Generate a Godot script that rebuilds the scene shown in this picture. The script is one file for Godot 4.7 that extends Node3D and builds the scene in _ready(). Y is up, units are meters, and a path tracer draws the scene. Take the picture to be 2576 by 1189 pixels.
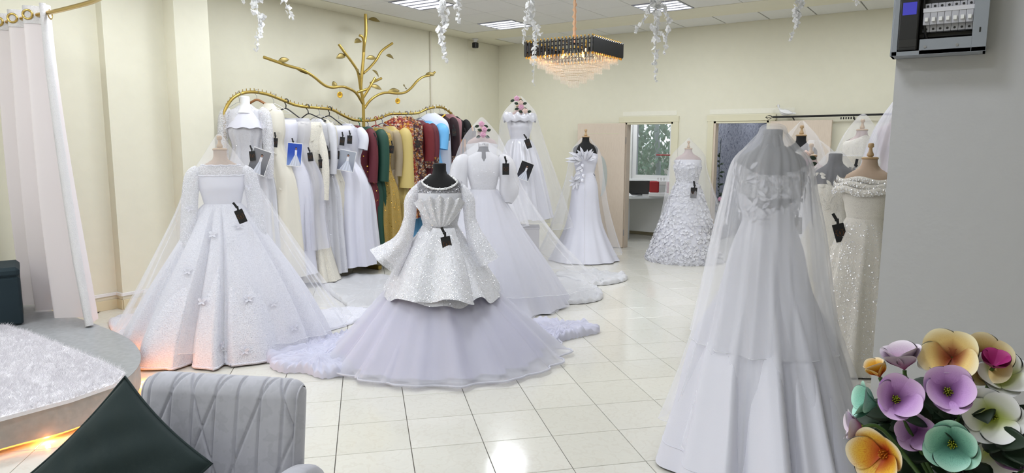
extends Node3D
# A bridal shop. x runs along the back wall, -z towards the back wall, metres.

var M := {}
var T := {}
var used := {}
var rng := RandomNumberGenerator.new()

# ---------- mesh building ----------
class MB:
	var v := PackedVector3Array()
	var n := PackedVector3Array()
	var t := PackedVector2Array()
	var ix := PackedInt32Array()

	func tri(a: int, b: int, c: int) -> void:
		ix.append(a); ix.append(b); ix.append(c)
		var f := (v[c] - v[a]).cross(v[b] - v[a])
		n[a] += f; n[b] += f; n[c] += f

	func grid(nu: int, nv: int, fn: Callable, wrap := false) -> MB:
		var b := v.size()
		var w := nu + 1
		for j in nv + 1:
			for i in w:
				v.append(fn.call(float(i) / nu, float(j) / nv))
				t.append(Vector2(float(i) / nu, float(j) / nv))
				n.append(Vector3.ZERO)
		for j in nv:
			for i in nu:
				var a := b + j * w + i
				tri(a, a + 1, a + w)
				tri(a + 1, a + w + 1, a + w)
		if wrap:
			for j in nv + 1:
				var p := b + j * w
				var s := n[p] + n[p + nu]
				n[p] = s; n[p + nu] = s
		return self

	func face(pts: Array, c: Vector3) -> MB:
		var q := pts.duplicate()
		var nn: Vector3 = (q[2] - q[0]).cross(q[1] - q[0])
		if nn.dot(q[0] - c) < 0.0:
			q.reverse()
		var b := v.size()
		for k in q.size():
			v.append(q[k]); n.append(Vector3.ZERO)
			t.append(Vector2(0.0 if k in [0, 3] else 1.0, 0.0 if k < 2 else 1.0))
		for k in q.size() - 2:
			tri(b, b + k + 1, b + k + 2)
		return self

	func cbox(c: Vector3, s: Vector3, bev := 0.004, bs := Basis()) -> MB:
		var h := s * 0.5
		bev = minf(bev, minf(h.x, minf(h.y, h.z)) * 0.9)
		var q := func(sx, sy, sz, ax):
			var p := Vector3(sx * (h.x - (0.0 if ax == 0 else bev)), sy * (h.y - (0.0 if ax == 1 else bev)), sz * (h.z - (0.0 if ax == 2 else bev)))
			return c + bs * p
		for s1 in [-1, 1]:
			face([q.call(s1, -1, -1, 0), q.call(s1, 1, -1, 0), q.call(s1, 1, 1, 0), q.call(s1, -1, 1, 0)], c)
			face([q.call(-1, s1, -1, 1), q.call(1, s1, -1, 1), q.call(1, s1, 1, 1), q.call(-1, s1, 1, 1)], c)
			face([q.call(-1, -1, s1, 2), q.call(1, -1, s1, 2), q.call(1, 1, s1, 2), q.call(-1, 1, s1, 2)], c)
			for s2 in [-1, 1]:
				face([q.call(s1, s2, -1, 0), q.call(s1, s2, 1, 0), q.call(s1, s2, 1, 1), q.call(s1, s2, -1, 1)], c)
				face([q.call(s1, -1, s2, 0), q.call(s1, 1, s2, 0), q.call(s1, 1, s2, 2), q.call(s1, -1, s2, 2)], c)
				face([q.call(-1, s1, s2, 1), q.call(1, s1, s2, 1), q.call(1, s1, s2, 2), q.call(-1, s1, s2, 2)], c)
				for s3 in [-1, 1]:
					face([q.call(s1, s2, s3, 0), q.call(s1, s2, s3, 1), q.call(s1, s2, s3, 2)], c)
		return self

	func tube(pts: Array, rad, sides := 8, caps := true) -> MB:
		var m := pts.size()
		var b := v.size()
		var up := Vector3.UP
		var x := Vector3.ZERO
		for k in m:
			var d: Vector3 = (pts[mini(k + 1, m - 1)] - pts[maxi(k - 1, 0)]).normalized()
			if k == 0:
				x = d.cross(up if absf(d.y) < 0.9 else Vector3.RIGHT).normalized()
			x = (x - d * x.dot(d)).normalized()
			var y := d.cross(x)
			var r: float = rad[k] if rad is Array else rad
			for i in sides + 1:
				var a := TAU * i / sides
				v.append(pts[k] + (x * cos(a) + y * sin(a)) * r)
				t.append(Vector2(float(i) / sides, float(k) / (m - 1)))
				n.append(Vector3.ZERO)
		var w := sides + 1
		for k in m - 1:
			for i in sides:
				var a := b + k * w + i
				tri(a, a + w, a + 1)
				tri(a + 1, a + w, a + w + 1)
		for k in m:
			var p := b + k * w
			var s := n[p] + n[p + sides]
			n[p] = s; n[p + sides] = s
		if caps:
			for e in [0, m - 1]:
				var ring := []
				for i in sides:
					ring.append(v[b + e * w + i])
				face(ring, pts[1] if e == 0 else pts[m - 2])
		return self

	func prism(poly: PackedVector2Array, d: float, xf := Transform3D()) -> MB:
		# polygon in local x,y; thickness d along local z from 0 to d
		var mid := Vector2.ZERO
		for p in poly:
			mid += p / poly.size()
		var idx := Geometry2D.triangulate_polygon(poly)
		for e in 2:
			var b := v.size()
			for p in poly:
				v.append(xf * Vector3(p.x, p.y, d * e)); n.append(Vector3.ZERO); t.append(p)
			var outw := xf.basis.z * (1.0 if e == 1 else -1.0)
			for k in range(0, idx.size(), 3):
				var f := (v[b + idx[k + 2]] - v[b + idx[k]]).cross(v[b + idx[k + 1]] - v[b + idx[k]])
				if f.dot(outw) > 0.0:
					tri(b + idx[k], b + idx[k + 1], b + idx[k + 2])
				else:
					tri(b + idx[k], b + idx[k + 2], b + idx[k + 1])
		var area := 0.0
		for k in poly.size():
			area += poly[k].cross(poly[(k + 1) % poly.size()])
		for k in poly.size():
			var a := poly[k]
			var c := poly[(k + 1) % poly.size()]
			var nn := Vector2(c.y - a.y, a.x - c.x) * signf(area)
			var q := [xf * Vector3(a.x, a.y, 0), xf * Vector3(c.x, c.y, 0), xf * Vector3(c.x, c.y, d), xf * Vector3(a.x, a.y, d)]
			face(q, q[0] - xf.basis * Vector3(nn.x, nn.y, 0).normalized())
		return self

	func leaf(at: Vector3, tip: Vector3, wid: float, nrm: Vector3, curl := 0.1, thick := 0.003, p := 0.8) -> MB:
		var d := tip - at
		var side := d.cross(nrm).normalized()
		var up := side.cross(d).normalized()
		var ln := d.length()
		grid(8, 7, func(u: float, w: float):
			var s := pow(sin(PI * clampf(w, 0.001, 0.999)), p)
			var a: float = u * TAU
			return at + d * w + side * cos(a) * wid * 0.5 * s + up * (sin(a) * thick * s + curl * ln * sin(PI * w) + absf(cos(a)) * wid * 0.15 * s), true)
		return self

	func mesh() -> ArrayMesh:
		var a := []
		a.resize(Mesh.ARRAY_MAX)
		for k in n.size():
			n[k] = n[k].normalized() if n[k].length_squared() > 1e-20 else Vector3.UP
		a[Mesh.ARRAY_VERTEX] = v; a[Mesh.ARRAY_NORMAL] = n; a[Mesh.ARRAY_TEX_UV] = t; a[Mesh.ARRAY_INDEX] = ix
		var m := ArrayMesh.new()
		m.add_surface_from_arrays(Mesh.PRIMITIVE_TRIANGLES, a)
		return m

# ---------- nodes ----------
func named(s: String) -> String:
	if not used.has(s):
		used[s] = 0
		return s
	used[s] += 1
	return "%s_%03d" % [s, used[s]]

func thing(called: String, label: String, category: String, at := Vector3.ZERO, turn := 0.0, group := "") -> Node3D:
	var o := Node3D.new()
	o.name = named(called)
	add_child(o)
	o.position = at
	o.rotation.y = turn
	o.set_meta("label", label)
	o.set_meta("category", category)
	if group:
		o.set_meta("group", group)
	return o

func struct(called: String, label := "") -> Node3D:
	var o := Node3D.new()
	o.name = named(called)
	add_child(o)
	o.set_meta("kind", "structure")
	if label:
		o.set_meta("label", label)
	return o

func part(par: Node, called: String, m: Mesh, mat: Material, at := Vector3.ZERO, bs := Basis()) -> MeshInstance3D:
	var o := MeshInstance3D.new()
	o.name = called
	o.mesh = m
	o.material_override = mat
	par.add_child(o, true)
	o.transform = Transform3D(bs, at)
	o.cast_shadow = GeometryInstance3D.SHADOW_CASTING_SETTING_ON
	return o

func bx(c: Vector3, s: Vector3, bev := 0.004) -> ArrayMesh:
	return MB.new().cbox(c, s, bev).mesh()

# a scatter of small copies, too many to count
func scatter(par: Node, called: String, m: Mesh, mat: Material, xs: Array, cols := []) -> void:
	var mm := MultiMesh.new()
	mm.transform_format = MultiMesh.TRANSFORM_3D
	mm.use_colors = cols.size() > 0
	mm.mesh = m
	mm.instance_count = xs.size()
	for k in xs.size():
		mm.set_instance_transform(k, xs[k])
		if cols:
			mm.set_instance_color(k, cols[k])
	var o := MultiMeshInstance3D.new()
	o.name = called
	o.multimesh = mm
	o.material_override = mat
	par.add_child(o, true)
	o.set_meta("kind", "stuff")

# ---------- textures and materials ----------
func nz(key: String, kind: int, freq: float, oct: int, normal := false, bump := 4.0, ramp: Array = []) -> NoiseTexture2D:
	if T.has(key):
		return T[key]
	var f := FastNoiseLite.new()
	f.noise_type = kind
	f.frequency = freq
	f.fractal_octaves = oct
	f.seed = key.hash() % 1000
	if kind == FastNoiseLite.TYPE_CELLULAR:
		f.cellular_return_type = FastNoiseLite.RETURN_DISTANCE2_SUB
	var x := NoiseTexture2D.new()
	x.width = 512; x.height = 512
	x.seamless = true
	x.noise = f
	if normal:
		x.as_normal_map = true
		x.bump_strength = bump
	if ramp:
		var g := Gradient.new()
		g.offsets = PackedFloat32Array(ramp[0])
		g.colors = PackedColorArray(ramp[1])
		x.color_ramp = g
	T[key] = x
	return x

func img(w: int, h: int, fn: Callable) -> ImageTexture:
	var im := Image.create(w, h, false, Image.FORMAT_RGBA8)
	for y in h:
		for x in w:
			im.set_pixel(x, y, fn.call((x + 0.5) / w, (y + 0.5) / h))
	return ImageTexture.create_from_image(im)

func mt(key: String, col := Color.WHITE, rough := 0.6, o := {}) -> StandardMaterial3D:
	if M.has(key):
		return M[key]
	var m := StandardMaterial3D.new()
	m.resource_name = key
	m.albedo_color = col
	m.roughness = rough
	m.cull_mode = BaseMaterial3D.CULL_DISABLED
	m.metallic = o.get("metal", 0.0)
	m.metallic_specular = o.get("spec", 0.5)
	if o.has("a"):
		m.transparency = BaseMaterial3D.TRANSPARENCY_ALPHA
		m.albedo_color.a = o.a
	if o.has("cut"):
		m.transparency = BaseMaterial3D.TRANSPARENCY_ALPHA_SCISSOR
		m.alpha_scissor_threshold = o.cut
	if o.has("tex"):
		m.albedo_texture = o.tex
	if o.has("nt"):
		m.normal_enabled = true
		m.normal_texture = o.nt
		m.normal_scale = o.get("ns", 1.0)
	if o.has("ht"):
		m.heightmap_enabled = true
		m.heightmap_texture = o.ht
		m.heightmap_scale = o.get("hs", 0.1)
	if o.has("ts"):
		m.uv1_triplanar = true
		m.uv1_world_triplanar = o.get("world", false)
		m.uv1_scale = Vector3.ONE * o.ts
	elif o.has("us"):
		m.uv1_scale = o.us
	if o.has("rim"):
		m.rim_enabled = true
		m.rim = o.rim
		m.rim_tint = 0.5
	if o.has("back"):
		m.backlight_enabled = true
		m.backlight = o.back
	if o.has("em"):
		m.emission_enabled = true
		m.emission = o.em
		m.emission_energy_multiplier = o.get("ee", 1.0)
	if o.has("cc"):
		m.clearcoat_enabled = true
		m.clearcoat = o.cc
		m.clearcoat_roughness = 0.1
	if o.has("vc"):
		m.vertex_color_use_as_albedo = true
	M[key] = m
	return m

# ---------- curves ----------
# catmull-rom through rows of equal length; t 0..1
func cr(rows: Array, t: float) -> Array:
	var m := rows.size() - 1
	var s := clampf(t, 0.0, 1.0) * m
	var k := mini(int(s), m - 1)
	var f := s - k
	var out := []
	for c in rows[0].size():
		out.append(cubic_interpolate(rows[k][c], rows[k + 1][c], rows[maxi(k - 1, 0)][c], rows[mini(k + 2, m)][c], f))
	return out

func crv(pts: Array, steps: int) -> Array:
	var out := []
	var m := pts.size() - 1
	for i in steps + 1:
		var s := float(i) / steps * m
		var k := mini(int(s), m - 1)
		out.append((pts[k] as Vector3).cubic_interpolate(pts[k + 1], pts[maxi(k - 1, 0)], pts[mini(k + 2, m)], s - k))
	return out

func facing(p: Vector3, extra := 0.0) -> float:
	return atan2(-p.x, -p.z) + extra

# irregular folds round a circle, -1..1
func folds(sd: int, nf: int) -> Callable:
	var r := RandomNumberGenerator.new()
	r.seed = sd
	var a := r.randf() * TAU
	var b := r.randf() * TAU
	var c := r.randf() * TAU
	var k := r.randi_range(2, 4)
	return func(th: float) -> float:
		return 0.55 * cos(nf * th + a + 0.9 * sin(k * th + c)) + 0.3 * cos((nf + 5) * th + b) + 0.15 * cos((nf * 2 + 3) * th + c)

# ---------- the setting ----------
const CEIL := 3.3655
const BACK := -9.98

func light_panel(x: float, z: float, label: String, seen := false, y := CEIL) -> void:
	var t := thing("ceiling_light", label, "light", Vector3(x, y, z), 0.0, "recessed ceiling light panels")
	var f := MB.new()
	for s in [-1, 1]:
		f.cbox(Vector3(s * 0.289, 0.012, 0), Vector3(0.016, 0.03, 0.594), 0.002)
		f.cbox(Vector3(0, 0.012, s * 0.289), Vector3(0.562, 0.03, 0.016), 0.002)
	part(t, "frame", f.mesh(), M.lamp_grey)
	part(t, "housing", bx(Vector3(0, 0.024, 0), Vector3(0.56, 0.012, 0.56)), M.lamp_louvre)
	for k in 4:
		part(t, "light_tube", bx(Vector3(0, 0.006, -0.21 + 0.14 * k), Vector3(0.556, 0.012, 0.1), 0.002), M.lamp)
	for k in 5:
		part(t, "louvre_bar", bx(Vector3(0, 0.003, -0.28 + 0.14 * k), Vector3(0.556, 0.012, 0.036), 0.002), M.lamp_louvre)
	# in view each tube has its own light, elsewhere one for the panel
	for k in (4 if seen else 1):
		var l := AreaLight3D.new()
		l.name = "panel_light"
		t.add_child(l, true)
		l.position = Vector3(0, -0.006, -0.21 + 0.14 * k) if seen else Vector3(0, -0.012, 0)
		l.rotation.x = -PI / 2
		l.area_size = Vector2(0.552, 0.086) if seen else Vector2(0.56, 0.56)
		l.light_color = Color(0.95, 0.97, 1.0)
		l.light_energy = PANEL / (4.0 if seen else 1.0)
		l.area_range = 30.0
		l.shadow_enabled = true

func build_floor() -> void:
	var f := struct("floor")
	part(f, "grout_bed", bx(Vector3(-2.3, -0.056, -5.0), Vector3(10.2, 0.1, 16.6), 0.0), M.grout)
	var dl := deg_to_rad(46.42)
	var ts := 0.4
	var ty := deg_to_rad(-12.214)
	var ry := deg_to_rad(34.21)
	var tiles := []
	for c in range(-26, 34):
		for r in range(-24, 20):
			var a := -0.5906 + (c + 0.5) * ts
			var b := 4.7492 - (r + 0.5) * ts
			var X := a * cos(ty) + b * sin(ty)
			var Z := -a * sin(ty) + b * cos(ty)
			var p := Vector3(X * cos(ry) - Z * sin(ry), 0, -(X * sin(ry) + Z * cos(ry)))
			if p.x < -7.2 or p.x > 2.75 or p.z > 3.2 or p.z < -12.6 or (p.z < -10.2 and (p.x < -6.0 or p.x > -2.0)):
				continue
			# how large it shows: inside the cone of view, nearest first
			var lateral := X / maxf(Z, 0.01)
			var key := Vector2(X, Z).length()
			if Z < 2.2 or absf(lateral) > 0.8 or p.z < -10.0:
				key += 100.0
			tiles.append([key, p])
	tiles.sort_custom(func(u, w): return u[0] < w[0])
	var one := bx(Vector3(0, -0.006, 0), Vector3(0.396, 0.012, 0.396), 0.0015)
	var mats := [M.tile_a, M.tile_b, M.tile_c]
	var rest := MB.new()
	var bs := Basis(Vector3.UP, dl)
	for k in tiles.size():
		if k < 300:
			part(f, "tile", one, mats[(k * 7 + k / 3) % 3], tiles[k][1], bs.rotated(Vector3.UP, PI / 2 * (k % 4)))
		else:
			var c: Vector3 = tiles[k][1]
			rest.cbox(c + Vector3(0, -0.006, 0), Vector3(0.396, 0.012, 0.396), 0.0015, bs)
	part(f, "tile_field", rest.mesh(), M.tile_a).set_meta("kind", "stuff")

func build_ceiling() -> void:
	var c := struct("ceiling")
	part(c, "slab", bx(Vector3(-2.25, CEIL + 0.14, -3.5), Vector3(10.2, 0.2, 13.6), 0.0), M.ceil_dark)
	var mb := MB.new()
	var y := CEIL + 0.02
	mb.cbox(Vector3(-6.95, y, -3.5), Vector3(0.52, 0.04, 13.4), 0.0)
	mb.cbox(Vector3(-2.05, y, -8.966), Vector3(9.28, 0.04, 0.668), 0.002)
	part(c, "plaster_band", mb.mesh(), M.wall)
	part(c, "plaster_edge", bx(Vector3(-2.05, y, -9.975), Vector3(9.28, 0.04, 0.03), 0.0), M.wall)
	var lit := {}
	for q in lamp_cells():
		lit[q] = true
	var one := bx(Vector3(0, 0.02, 0), Vector3(0.592, 0.03, 0.592), 0.003)
	var rest := MB.new()
	var shown := 0
	for i in range(0, 16):
		for j in range(-20, 5):
			if j == 4:
				part(c, "far_ceiling_panel", bx(Vector3(0, 0.02, 0), Vector3(0.585, 0.03, 0.65), 0.003), M.panel, Vector3(-6.39 + 0.6 * i, CEIL, -9.63))
				continue
			if lit.has(Vector2i(i, j)):
				continue
			var p := Vector3(-6.39 + 0.6 * i, CEIL, -6.532 - 0.6 * j)
			var d := Vector2(p.x * 0.827 - p.z * 0.562, -p.x * 0.562 - p.z * 0.827)
			if d.y > 4.3 and absf(d.x) < d.y * 0.8 and shown < 200:
				part(c, "ceiling_panel", one, M.panel, p)
				shown += 1
			else:
				rest.cbox(p + Vector3(0, 0.02, 0), Vector3(0.592, 0.03, 0.592), 0.003)
	part(c, "ceiling_panel_field", rest.mesh(), M.panel).set_meta("kind", "stuff")

# lamp cells of the ceiling grid: column, row; those behind the camera are added fill
func lamp_cells() -> Array:
	return [Vector2i(1, 0), Vector2i(1, 3), Vector2i(5, 3), Vector2i(5, 0), Vector2i(1, -3), Vector2i(5, -3), Vector2i(9, 0), Vector2i(9, 3), Vector2i(1, -6), Vector2i(5, -6), Vector2i(1, -9), Vector2i(5, -9), Vector2i(1, -12), Vector2i(5, -12), Vector2i(5, -15), Vector2i(9, -9), Vector2i(9, -12)]

func wall_mesh(boxes: Array) -> ArrayMesh:
	var mb := MB.new()
	for b in boxes: # x0,x1,y0,y1,z0,z1
		mb.cbox(Vector3(b[0] + b[1], b[2] + b[3], b[4] + b[5]) * 0.5, Vector3(b[1] - b[0], b[3] - b[2], b[5] - b[4]), 0.0)
	return mb.mesh()

func build_walls() -> void:
	var w := struct("wall_left")
	part(w, "wall_face", wall_mesh([[-7.3, -7.09, 0, 3.5, -10.2, -4.24], [-7.3, -7.03, 0, 3.5, -3.28, 3.3]]), M.wall)
	part(w, "shallow_pilaster", wall_mesh([[-7.3, -6.92, 0, 3.5, -3.87, -3.28]]), M.wall)
	part(w, "column", wall_mesh([[-7.3, -6.72, 0, 3.5, -4.24, -3.87]]), M.wall)
	part(w, "cable_duct", bx(Vector3(-7.075, 1.68, -8.156), Vector3(0.03, 3.36, 0.035), 0.004), M.duct)
	part(w, "wall_patch", bx(Vector3(-7.088, 1.68, -9.54), Vector3(0.012, 3.36, 0.88), 0.002), M.wall)
	var b := struct("baseboard_left")
	for q in [[-7.03, -3.28, 3.3], [-6.92, -3.87, -3.28], [-7.09, -9.98, -4.24], [-6.72, -4.24, -3.87]]:
		var zc: float = (q[1] + q[2]) * 0.5
		part(b, "board", bx(Vector3(q[0] + 0.006, 0.05, zc), Vector3(0.012, 0.1, q[2] - q[1]), 0.002), M.skirting)
		part(b, "cable_trunk", bx(Vector3(q[0] + 0.01, 0.155, zc), Vector3(0.02, 0.032, q[2] - q[1] + 0.03), 0.003), M.white_plastic)
	part(b, "return_board", bx(Vector3(-6.975, 0.05, -3.274), Vector3(0.11, 0.1, 0.012), 0.002), M.skirting)
	part(b, "return_trunk", bx(Vector3(-6.965, 0.155, -3.27), Vector3(0.12, 0.032, 0.02), 0.003), M.white_plastic)
	w = struct("wall_back")
	var z0 := BACK - 0.2
	part(w, "wall_face", wall_mesh([[-7.3, -4.62, 0, 3.5, z0, BACK], [-3.83, -3.21, 0, 3.5, z0, BACK], [-2.43, 2.8, 0, 3.5, z0, BACK], [-4.62, -3.83, 2.0, 3.5, z0, BACK], [-3.21, -2.43, 2.0, 3.5, z0, BACK]]), M.wall)
	part(w, "plaster_patch", wall_mesh([[-4.67, -3.78, 2.1, 2.17, BACK, BACK + 0.004], [-3.28, -2.1, 2.1, 2.17, BACK, BACK + 0.004]]), M.patch)
	w = struct("wall_right")
	part(w, "wall_face", wall_mesh([[2.6, 2.8, 0, 3.5, -10.2, 3.3]]), M.wall)
	w = struct("wall_front")
	part(w, "wall_face", wall_mesh([[-7.3, 2.8, 0, 3.5, 3.1, 3.3]]), M.wall)
	w = struct("wall_pillar", "grey painted pillar in the right foreground")
	part(w, "wall_face", wall_mesh([[-0.23, 1.1, 0, 3.5, -3.0, -2.48]]), M.pillar)
	# door frames
	for d in [[-4.62, -3.83, "trim_1"], [-3.21, -2.43, "trim_2"]]:
		var f := struct(d[2])
		for s in [[d[0] - 0.085, d[0]], [d[1], d[1] + 0.085]]:
			part(f, "casing", wall_mesh([[s[0], s[1], 0, 2.0, BACK, BACK + 0.022]]), M.casing)
		part(f, "head_casing", wall_mesh([[d[0] - 0.1, d[1] + 0.09, 2.0, 2.085, BACK, BACK + 0.026]]), M.casing)
		part(f, "jamb", wall_mesh([[d[0], d[0] + 0.03, 0, 2.0, BACK - 0.13, BACK + 0.01]]), M.door_wood)
		part(f, "jamb", wall_mesh([[d[1] - 0.03, d[1], 0, 2.0, BACK - 0.13, BACK + 0.01]]), M.casing)
		part(f, "head_jamb", wall_mesh([[d[0], d[1], 1.97, 2.0, BACK - 0.13, BACK + 0.01]]), M.casing)
	# door leaves, folded back
	for q in [[Vector3(-4.6, 0, -9.945), deg_to_rad(180.0 + 8.0), "door_1", 1.0], [Vector3(-2.4, 0, -9.945), deg_to_rad(-4.0), "door_2", -1.0]]:
		var o := struct(q[2], "pale wooden door leaf folded open")
		o.position = q[0]
		o.rotation.y = q[1]
		part(o, "leaf", bx(Vector3(0.4, 1.0, 0), Vector3(0.8, 1.98, 0.04), 0.003), M.door_wood)
		var g := MB.new()
		var moon := PackedVector2Array()
		for k in 13:
			var a := PI * (k / 12.0) - PI / 2
			moon.append(Vector2(cos(a) * 0.12, sin(a) * 0.33))
		for k in range(11, 0, -1):
			var a := PI * (k / 12.0) - PI / 2
			moon.append(Vector2(cos(a) * 0.045, sin(a) * 0.33))
		for s in [-1, 1]:
			part(o, "glass_insert", MB.new().prism(moon, 0.006, Transform3D(Basis(Vector3(-1, 0, 0), Vector3.UP, Vector3(0, 0, s)), Vector3(0.4, 1.15, s * 0.018))).mesh(), M.frost)
		for y in [0.25, 1.72]:
			part(o, "hinge", MB.new().tube([Vector3(0.0, y - 0.05, 0.02 * q[3]), Vector3(0.0, y + 0.05, 0.02 * q[3])], 0.009, 8).mesh(), M.steel)
		part(o, "groove", bx(Vector3(0.4, 1.83, -0.0205), Vector3(0.6, 0.006, 0.003), 0.001), M.casing)

func room_beyond() -> void:
	# workroom behind the first doorway, its window and the wallpapered passage behind the second
	var w := struct("wall_workroom")
	part(w, "wall_face", wall_mesh([[-6.2, -5.3, 0, 3.0, -11.95, -11.75], [-4.5, -3.75, 0, 3.0, -11.95, -11.75], [-5.3, -4.5, 0, 1.02, -11.95, -11.75], [-5.3, -4.5, 2.2, 3.0, -11.95, -11.75], [-6.3, -6.1, 0, 3.0, -11.95, -10.18]]), M.white_wall)
	part(w, "skirting_board", bx(Vector3(-5.0, 0.05, -11.742), Vector3(2.3, 0.1, 0.016), 0.003), M.skirting)
	var c := struct("ceiling_workroom")
	part(c, "slab", bx(Vector3(-4.1, 3.05, -12.7), Vector3(4.6, 0.1, 5.2), 0.0), M.white_wall)
	light_panel(-5.2, -10.9, "unseen ceiling light added to brighten the workroom behind the doorway", false, 2.985)  # added lamp, out of view, lifts the dark workroom
	light_panel(-2.9, -13.4, "second unseen ceiling light added deeper in the passage to brighten its walls", false, 2.985)  # extra unseen lamp, added to brighten the bark paper
	light_panel(-2.9, -11.2, "unseen ceiling light added to brighten the passage behind the second doorway", false, 2.985)  # added out of view so the passage does not go dark
	w = struct("wall_passage")
	part(w, "bark_paper", bx(Vector3(-3.67, 1.5, -12.68), Vector3(0.16, 3.0, 5.0), 0.0), M.bark)
	part(w, "wall_face", wall_mesh([[-3.75, -1.8, 0, 3.0, -15.3, -15.1], [-2.0, -1.8, 0, 3.0, -15.3, -10.18]]), M.bark)
	part(w, "passage_floor", bx(Vector3(-2.7, -0.012, -13.8), Vector3(1.9, 0.02, 2.9), 0.0), M.tile_a)
	var o := struct("window_1", "white framed window with trees outside")
	for q in [[-5.3, -5.22, 1.02, 2.2], [-4.58, -4.5, 1.02, 2.2], [-5.22, -4.58, 1.02, 1.1], [-5.22, -4.58, 2.12, 2.2]]:
		part(o, "window_frame", wall_mesh([[q[0], q[1], q[2], q[3], -11.86, -11.79]]), M.white_plastic)
	part(o, "pane", bx(Vector3(-4.9, 1.61, -11.83), Vector3(0.64, 1.02, 0.006), 0.0), M.glass)
	part(o, "sill", bx(Vector3(-4.9, 1.01, -11.68), Vector3(0.9, 0.03, 0.16), 0.004), M.white_plastic)

# ---------- dress forms, gowns, veils ----------
const TORSO := [[0.0, 0.05, 0.053], [0.05, 0.05, 0.054], [0.085, 0.062, 0.064], [0.11, 0.105, 0.074], [0.14, 0.165, 0.085], [0.18, 0.178, 0.1], [0.24, 0.17, 0.118], [0.3, 0.164, 0.13], [0.37, 0.145, 0.112], [0.47, 0.122, 0.094], [0.56, 0.148, 0.112], [0.66, 0.172, 0.126], [0.78, 0.165, 0.12]]

func torso_r(H: float, y: float) -> Vector2:
	var d := clampf(H - y, 0.0, 0.78)
	for k in TORSO.size() - 1:
		if d <= TORSO[k + 1][0]:
			var f: float = smoothstep(TORSO[k][0], TORSO[k + 1][0], d) * 0.5 + 0.5 * inverse_lerp(TORSO[k][0], TORSO[k + 1][0], d)
			return Vector2(lerpf(TORSO[k][1], TORSO[k + 1][1], f), lerpf(TORSO[k][2], TORSO[k + 1][2], f))
	return Vector2(0.165, 0.12)

func form(pos: Vector3, yaw: float, label: String, H: float, mat: Material, cap := "wood", cut := 0.0, ground := 0.0) -> Node3D:
	var t := thing("dress_form", label, "dress form", pos, yaw, "dress forms in the showroom")
	var y1 := H - cut
	var y0 := H - 0.76
	part(t, "torso", MB.new().grid(32, 30, func(u: float, v: float):
		if v > 0.97:
			var q := torso_r(H, y0)
			var k := (1.0 - v) / 0.03
			return Vector3(q.x * k * sin(u * TAU), y0, q.y * k * cos(u * TAU))
		var y := lerpf(y1, y0, v / 0.97)
		var r := torso_r(H, y)
		return Vector3(r.x * sin(u * TAU), y, r.y * cos(u * TAU)), true).mesh(), mat)
	var r0 := torso_r(H, y1)
	if cap == "wood":
		var cap_part := part(t, "neck_cap", lathe([[0.0, 0.012], [r0.x * 0.9, 0.012], [r0.x + 0.006, 0.006], [r0.x + 0.006, -0.006], [0.0, -0.008]], 24), M.wood_pale, Vector3(0, y1, 0))
		part(cap_part, "finial", lathe([[0.0, 0.15], [0.017, 0.147], [0.023, 0.135], [0.021, 0.124], [0.024, 0.118], [0.022, 0.11], [0.012, 0.1], [0.015, 0.07], [0.026, 0.04], [0.026, 0.025], [0.016, 0.015], [0.02, 0.008], [0.022, 0.0]], 20), M.wood_pale, Vector3.ZERO, Basis.from_scale(Vector3(0.9, 0.75, 0.9)))
	elif cap == "silver":
		part(t, "neck_band", lathe([[0.0, 0.006], [r0.x, 0.005], [r0.x + 0.003, 0.0], [r0.x + 0.004, -0.03], [r0.x, -0.034]], 24), M.silver, Vector3(0, y1, 0))
	else:
		part(t, "neck_cap", lathe([[0.0, 0.006], [r0.x * 0.8, 0.005], [r0.x + 0.001, -0.002], [r0.x, -0.01]], 24), mat, Vector3(0, y1, 0))
	part(t, "pole", MB.new().tube([Vector3(0, ground + 0.02, 0), Vector3(0, y0 + 0.02, 0)], 0.014, 10).mesh(), M.steel)
	part(t, "base", lathe([[0.0, 0.03], [0.05, 0.028], [0.15, 0.014], [0.155, 0.0], [0.0, 0.0]], 24), M.black_metal, Vector3(0, ground, 0))
	return t

func lathe(prof: Array, segs := 24) -> ArrayMesh:
	return MB.new().grid(segs, prof.size() - 1, func(u: float, v: float):
		var p: Array = prof[roundi(v * (prof.size() - 1))]
		return Vector3(p[0] * sin(u * TAU), p[1], p[0] * cos(u * TAU)), true).mesh()

func bodice(par: Node, called: String, H: float, top: Callable, bot: float, off: float, mat: Material, sd := 0, ruch := 0.0) -> Callable:
	var fo := folds(sd, 9)
	var fn := func(u: float, v: float):
		var th: float = u * TAU
		var y: float = lerpf(top.call(th), bot, v)
		var r: Vector2 = torso_r(H, y) + Vector2.ONE * (off + ruch * fo.call(th + y * 9.0))
		return Vector3(r.x * sin(th), y, r.y * cos(th))
	part(par, called, MB.new().grid(48, 16, fn, true).mesh(), mat)
	return fn

# rows: y, rx, rz, cx, cz from the waist to the hem; pleats: angle, depth, width
func skirt_fn(rows: Array, sd: int, nf: int, amp: float, pleats := [], p := 1.0, wave := 0.0) -> Callable:
	var fo := folds(sd, nf)
	return func(u: float, v: float):
		var th: float = u * TAU
		var R := cr(rows, v)
		var f: float = fo.call(th)
		var k := 1.0 + amp * pow(v, p) * f
		var y: float = R[0]
		for q in pleats:
			var d: float = angle_difference(q[0], th)
			k -= q[1] * exp(-pow(d / q[2], 2.0)) * smoothstep(0.0, 0.35, v)
			k += q[1] * 0.35 * exp(-pow((d + q[2] * 1.8) / q[2], 2.0)) * smoothstep(0.0, 0.35, v)
		y += wave * f * v * v
		return Vector3(R[3] + R[1] * k * sin(th), maxf(y, 0.006), R[4] + R[2] * k * cos(th))

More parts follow.
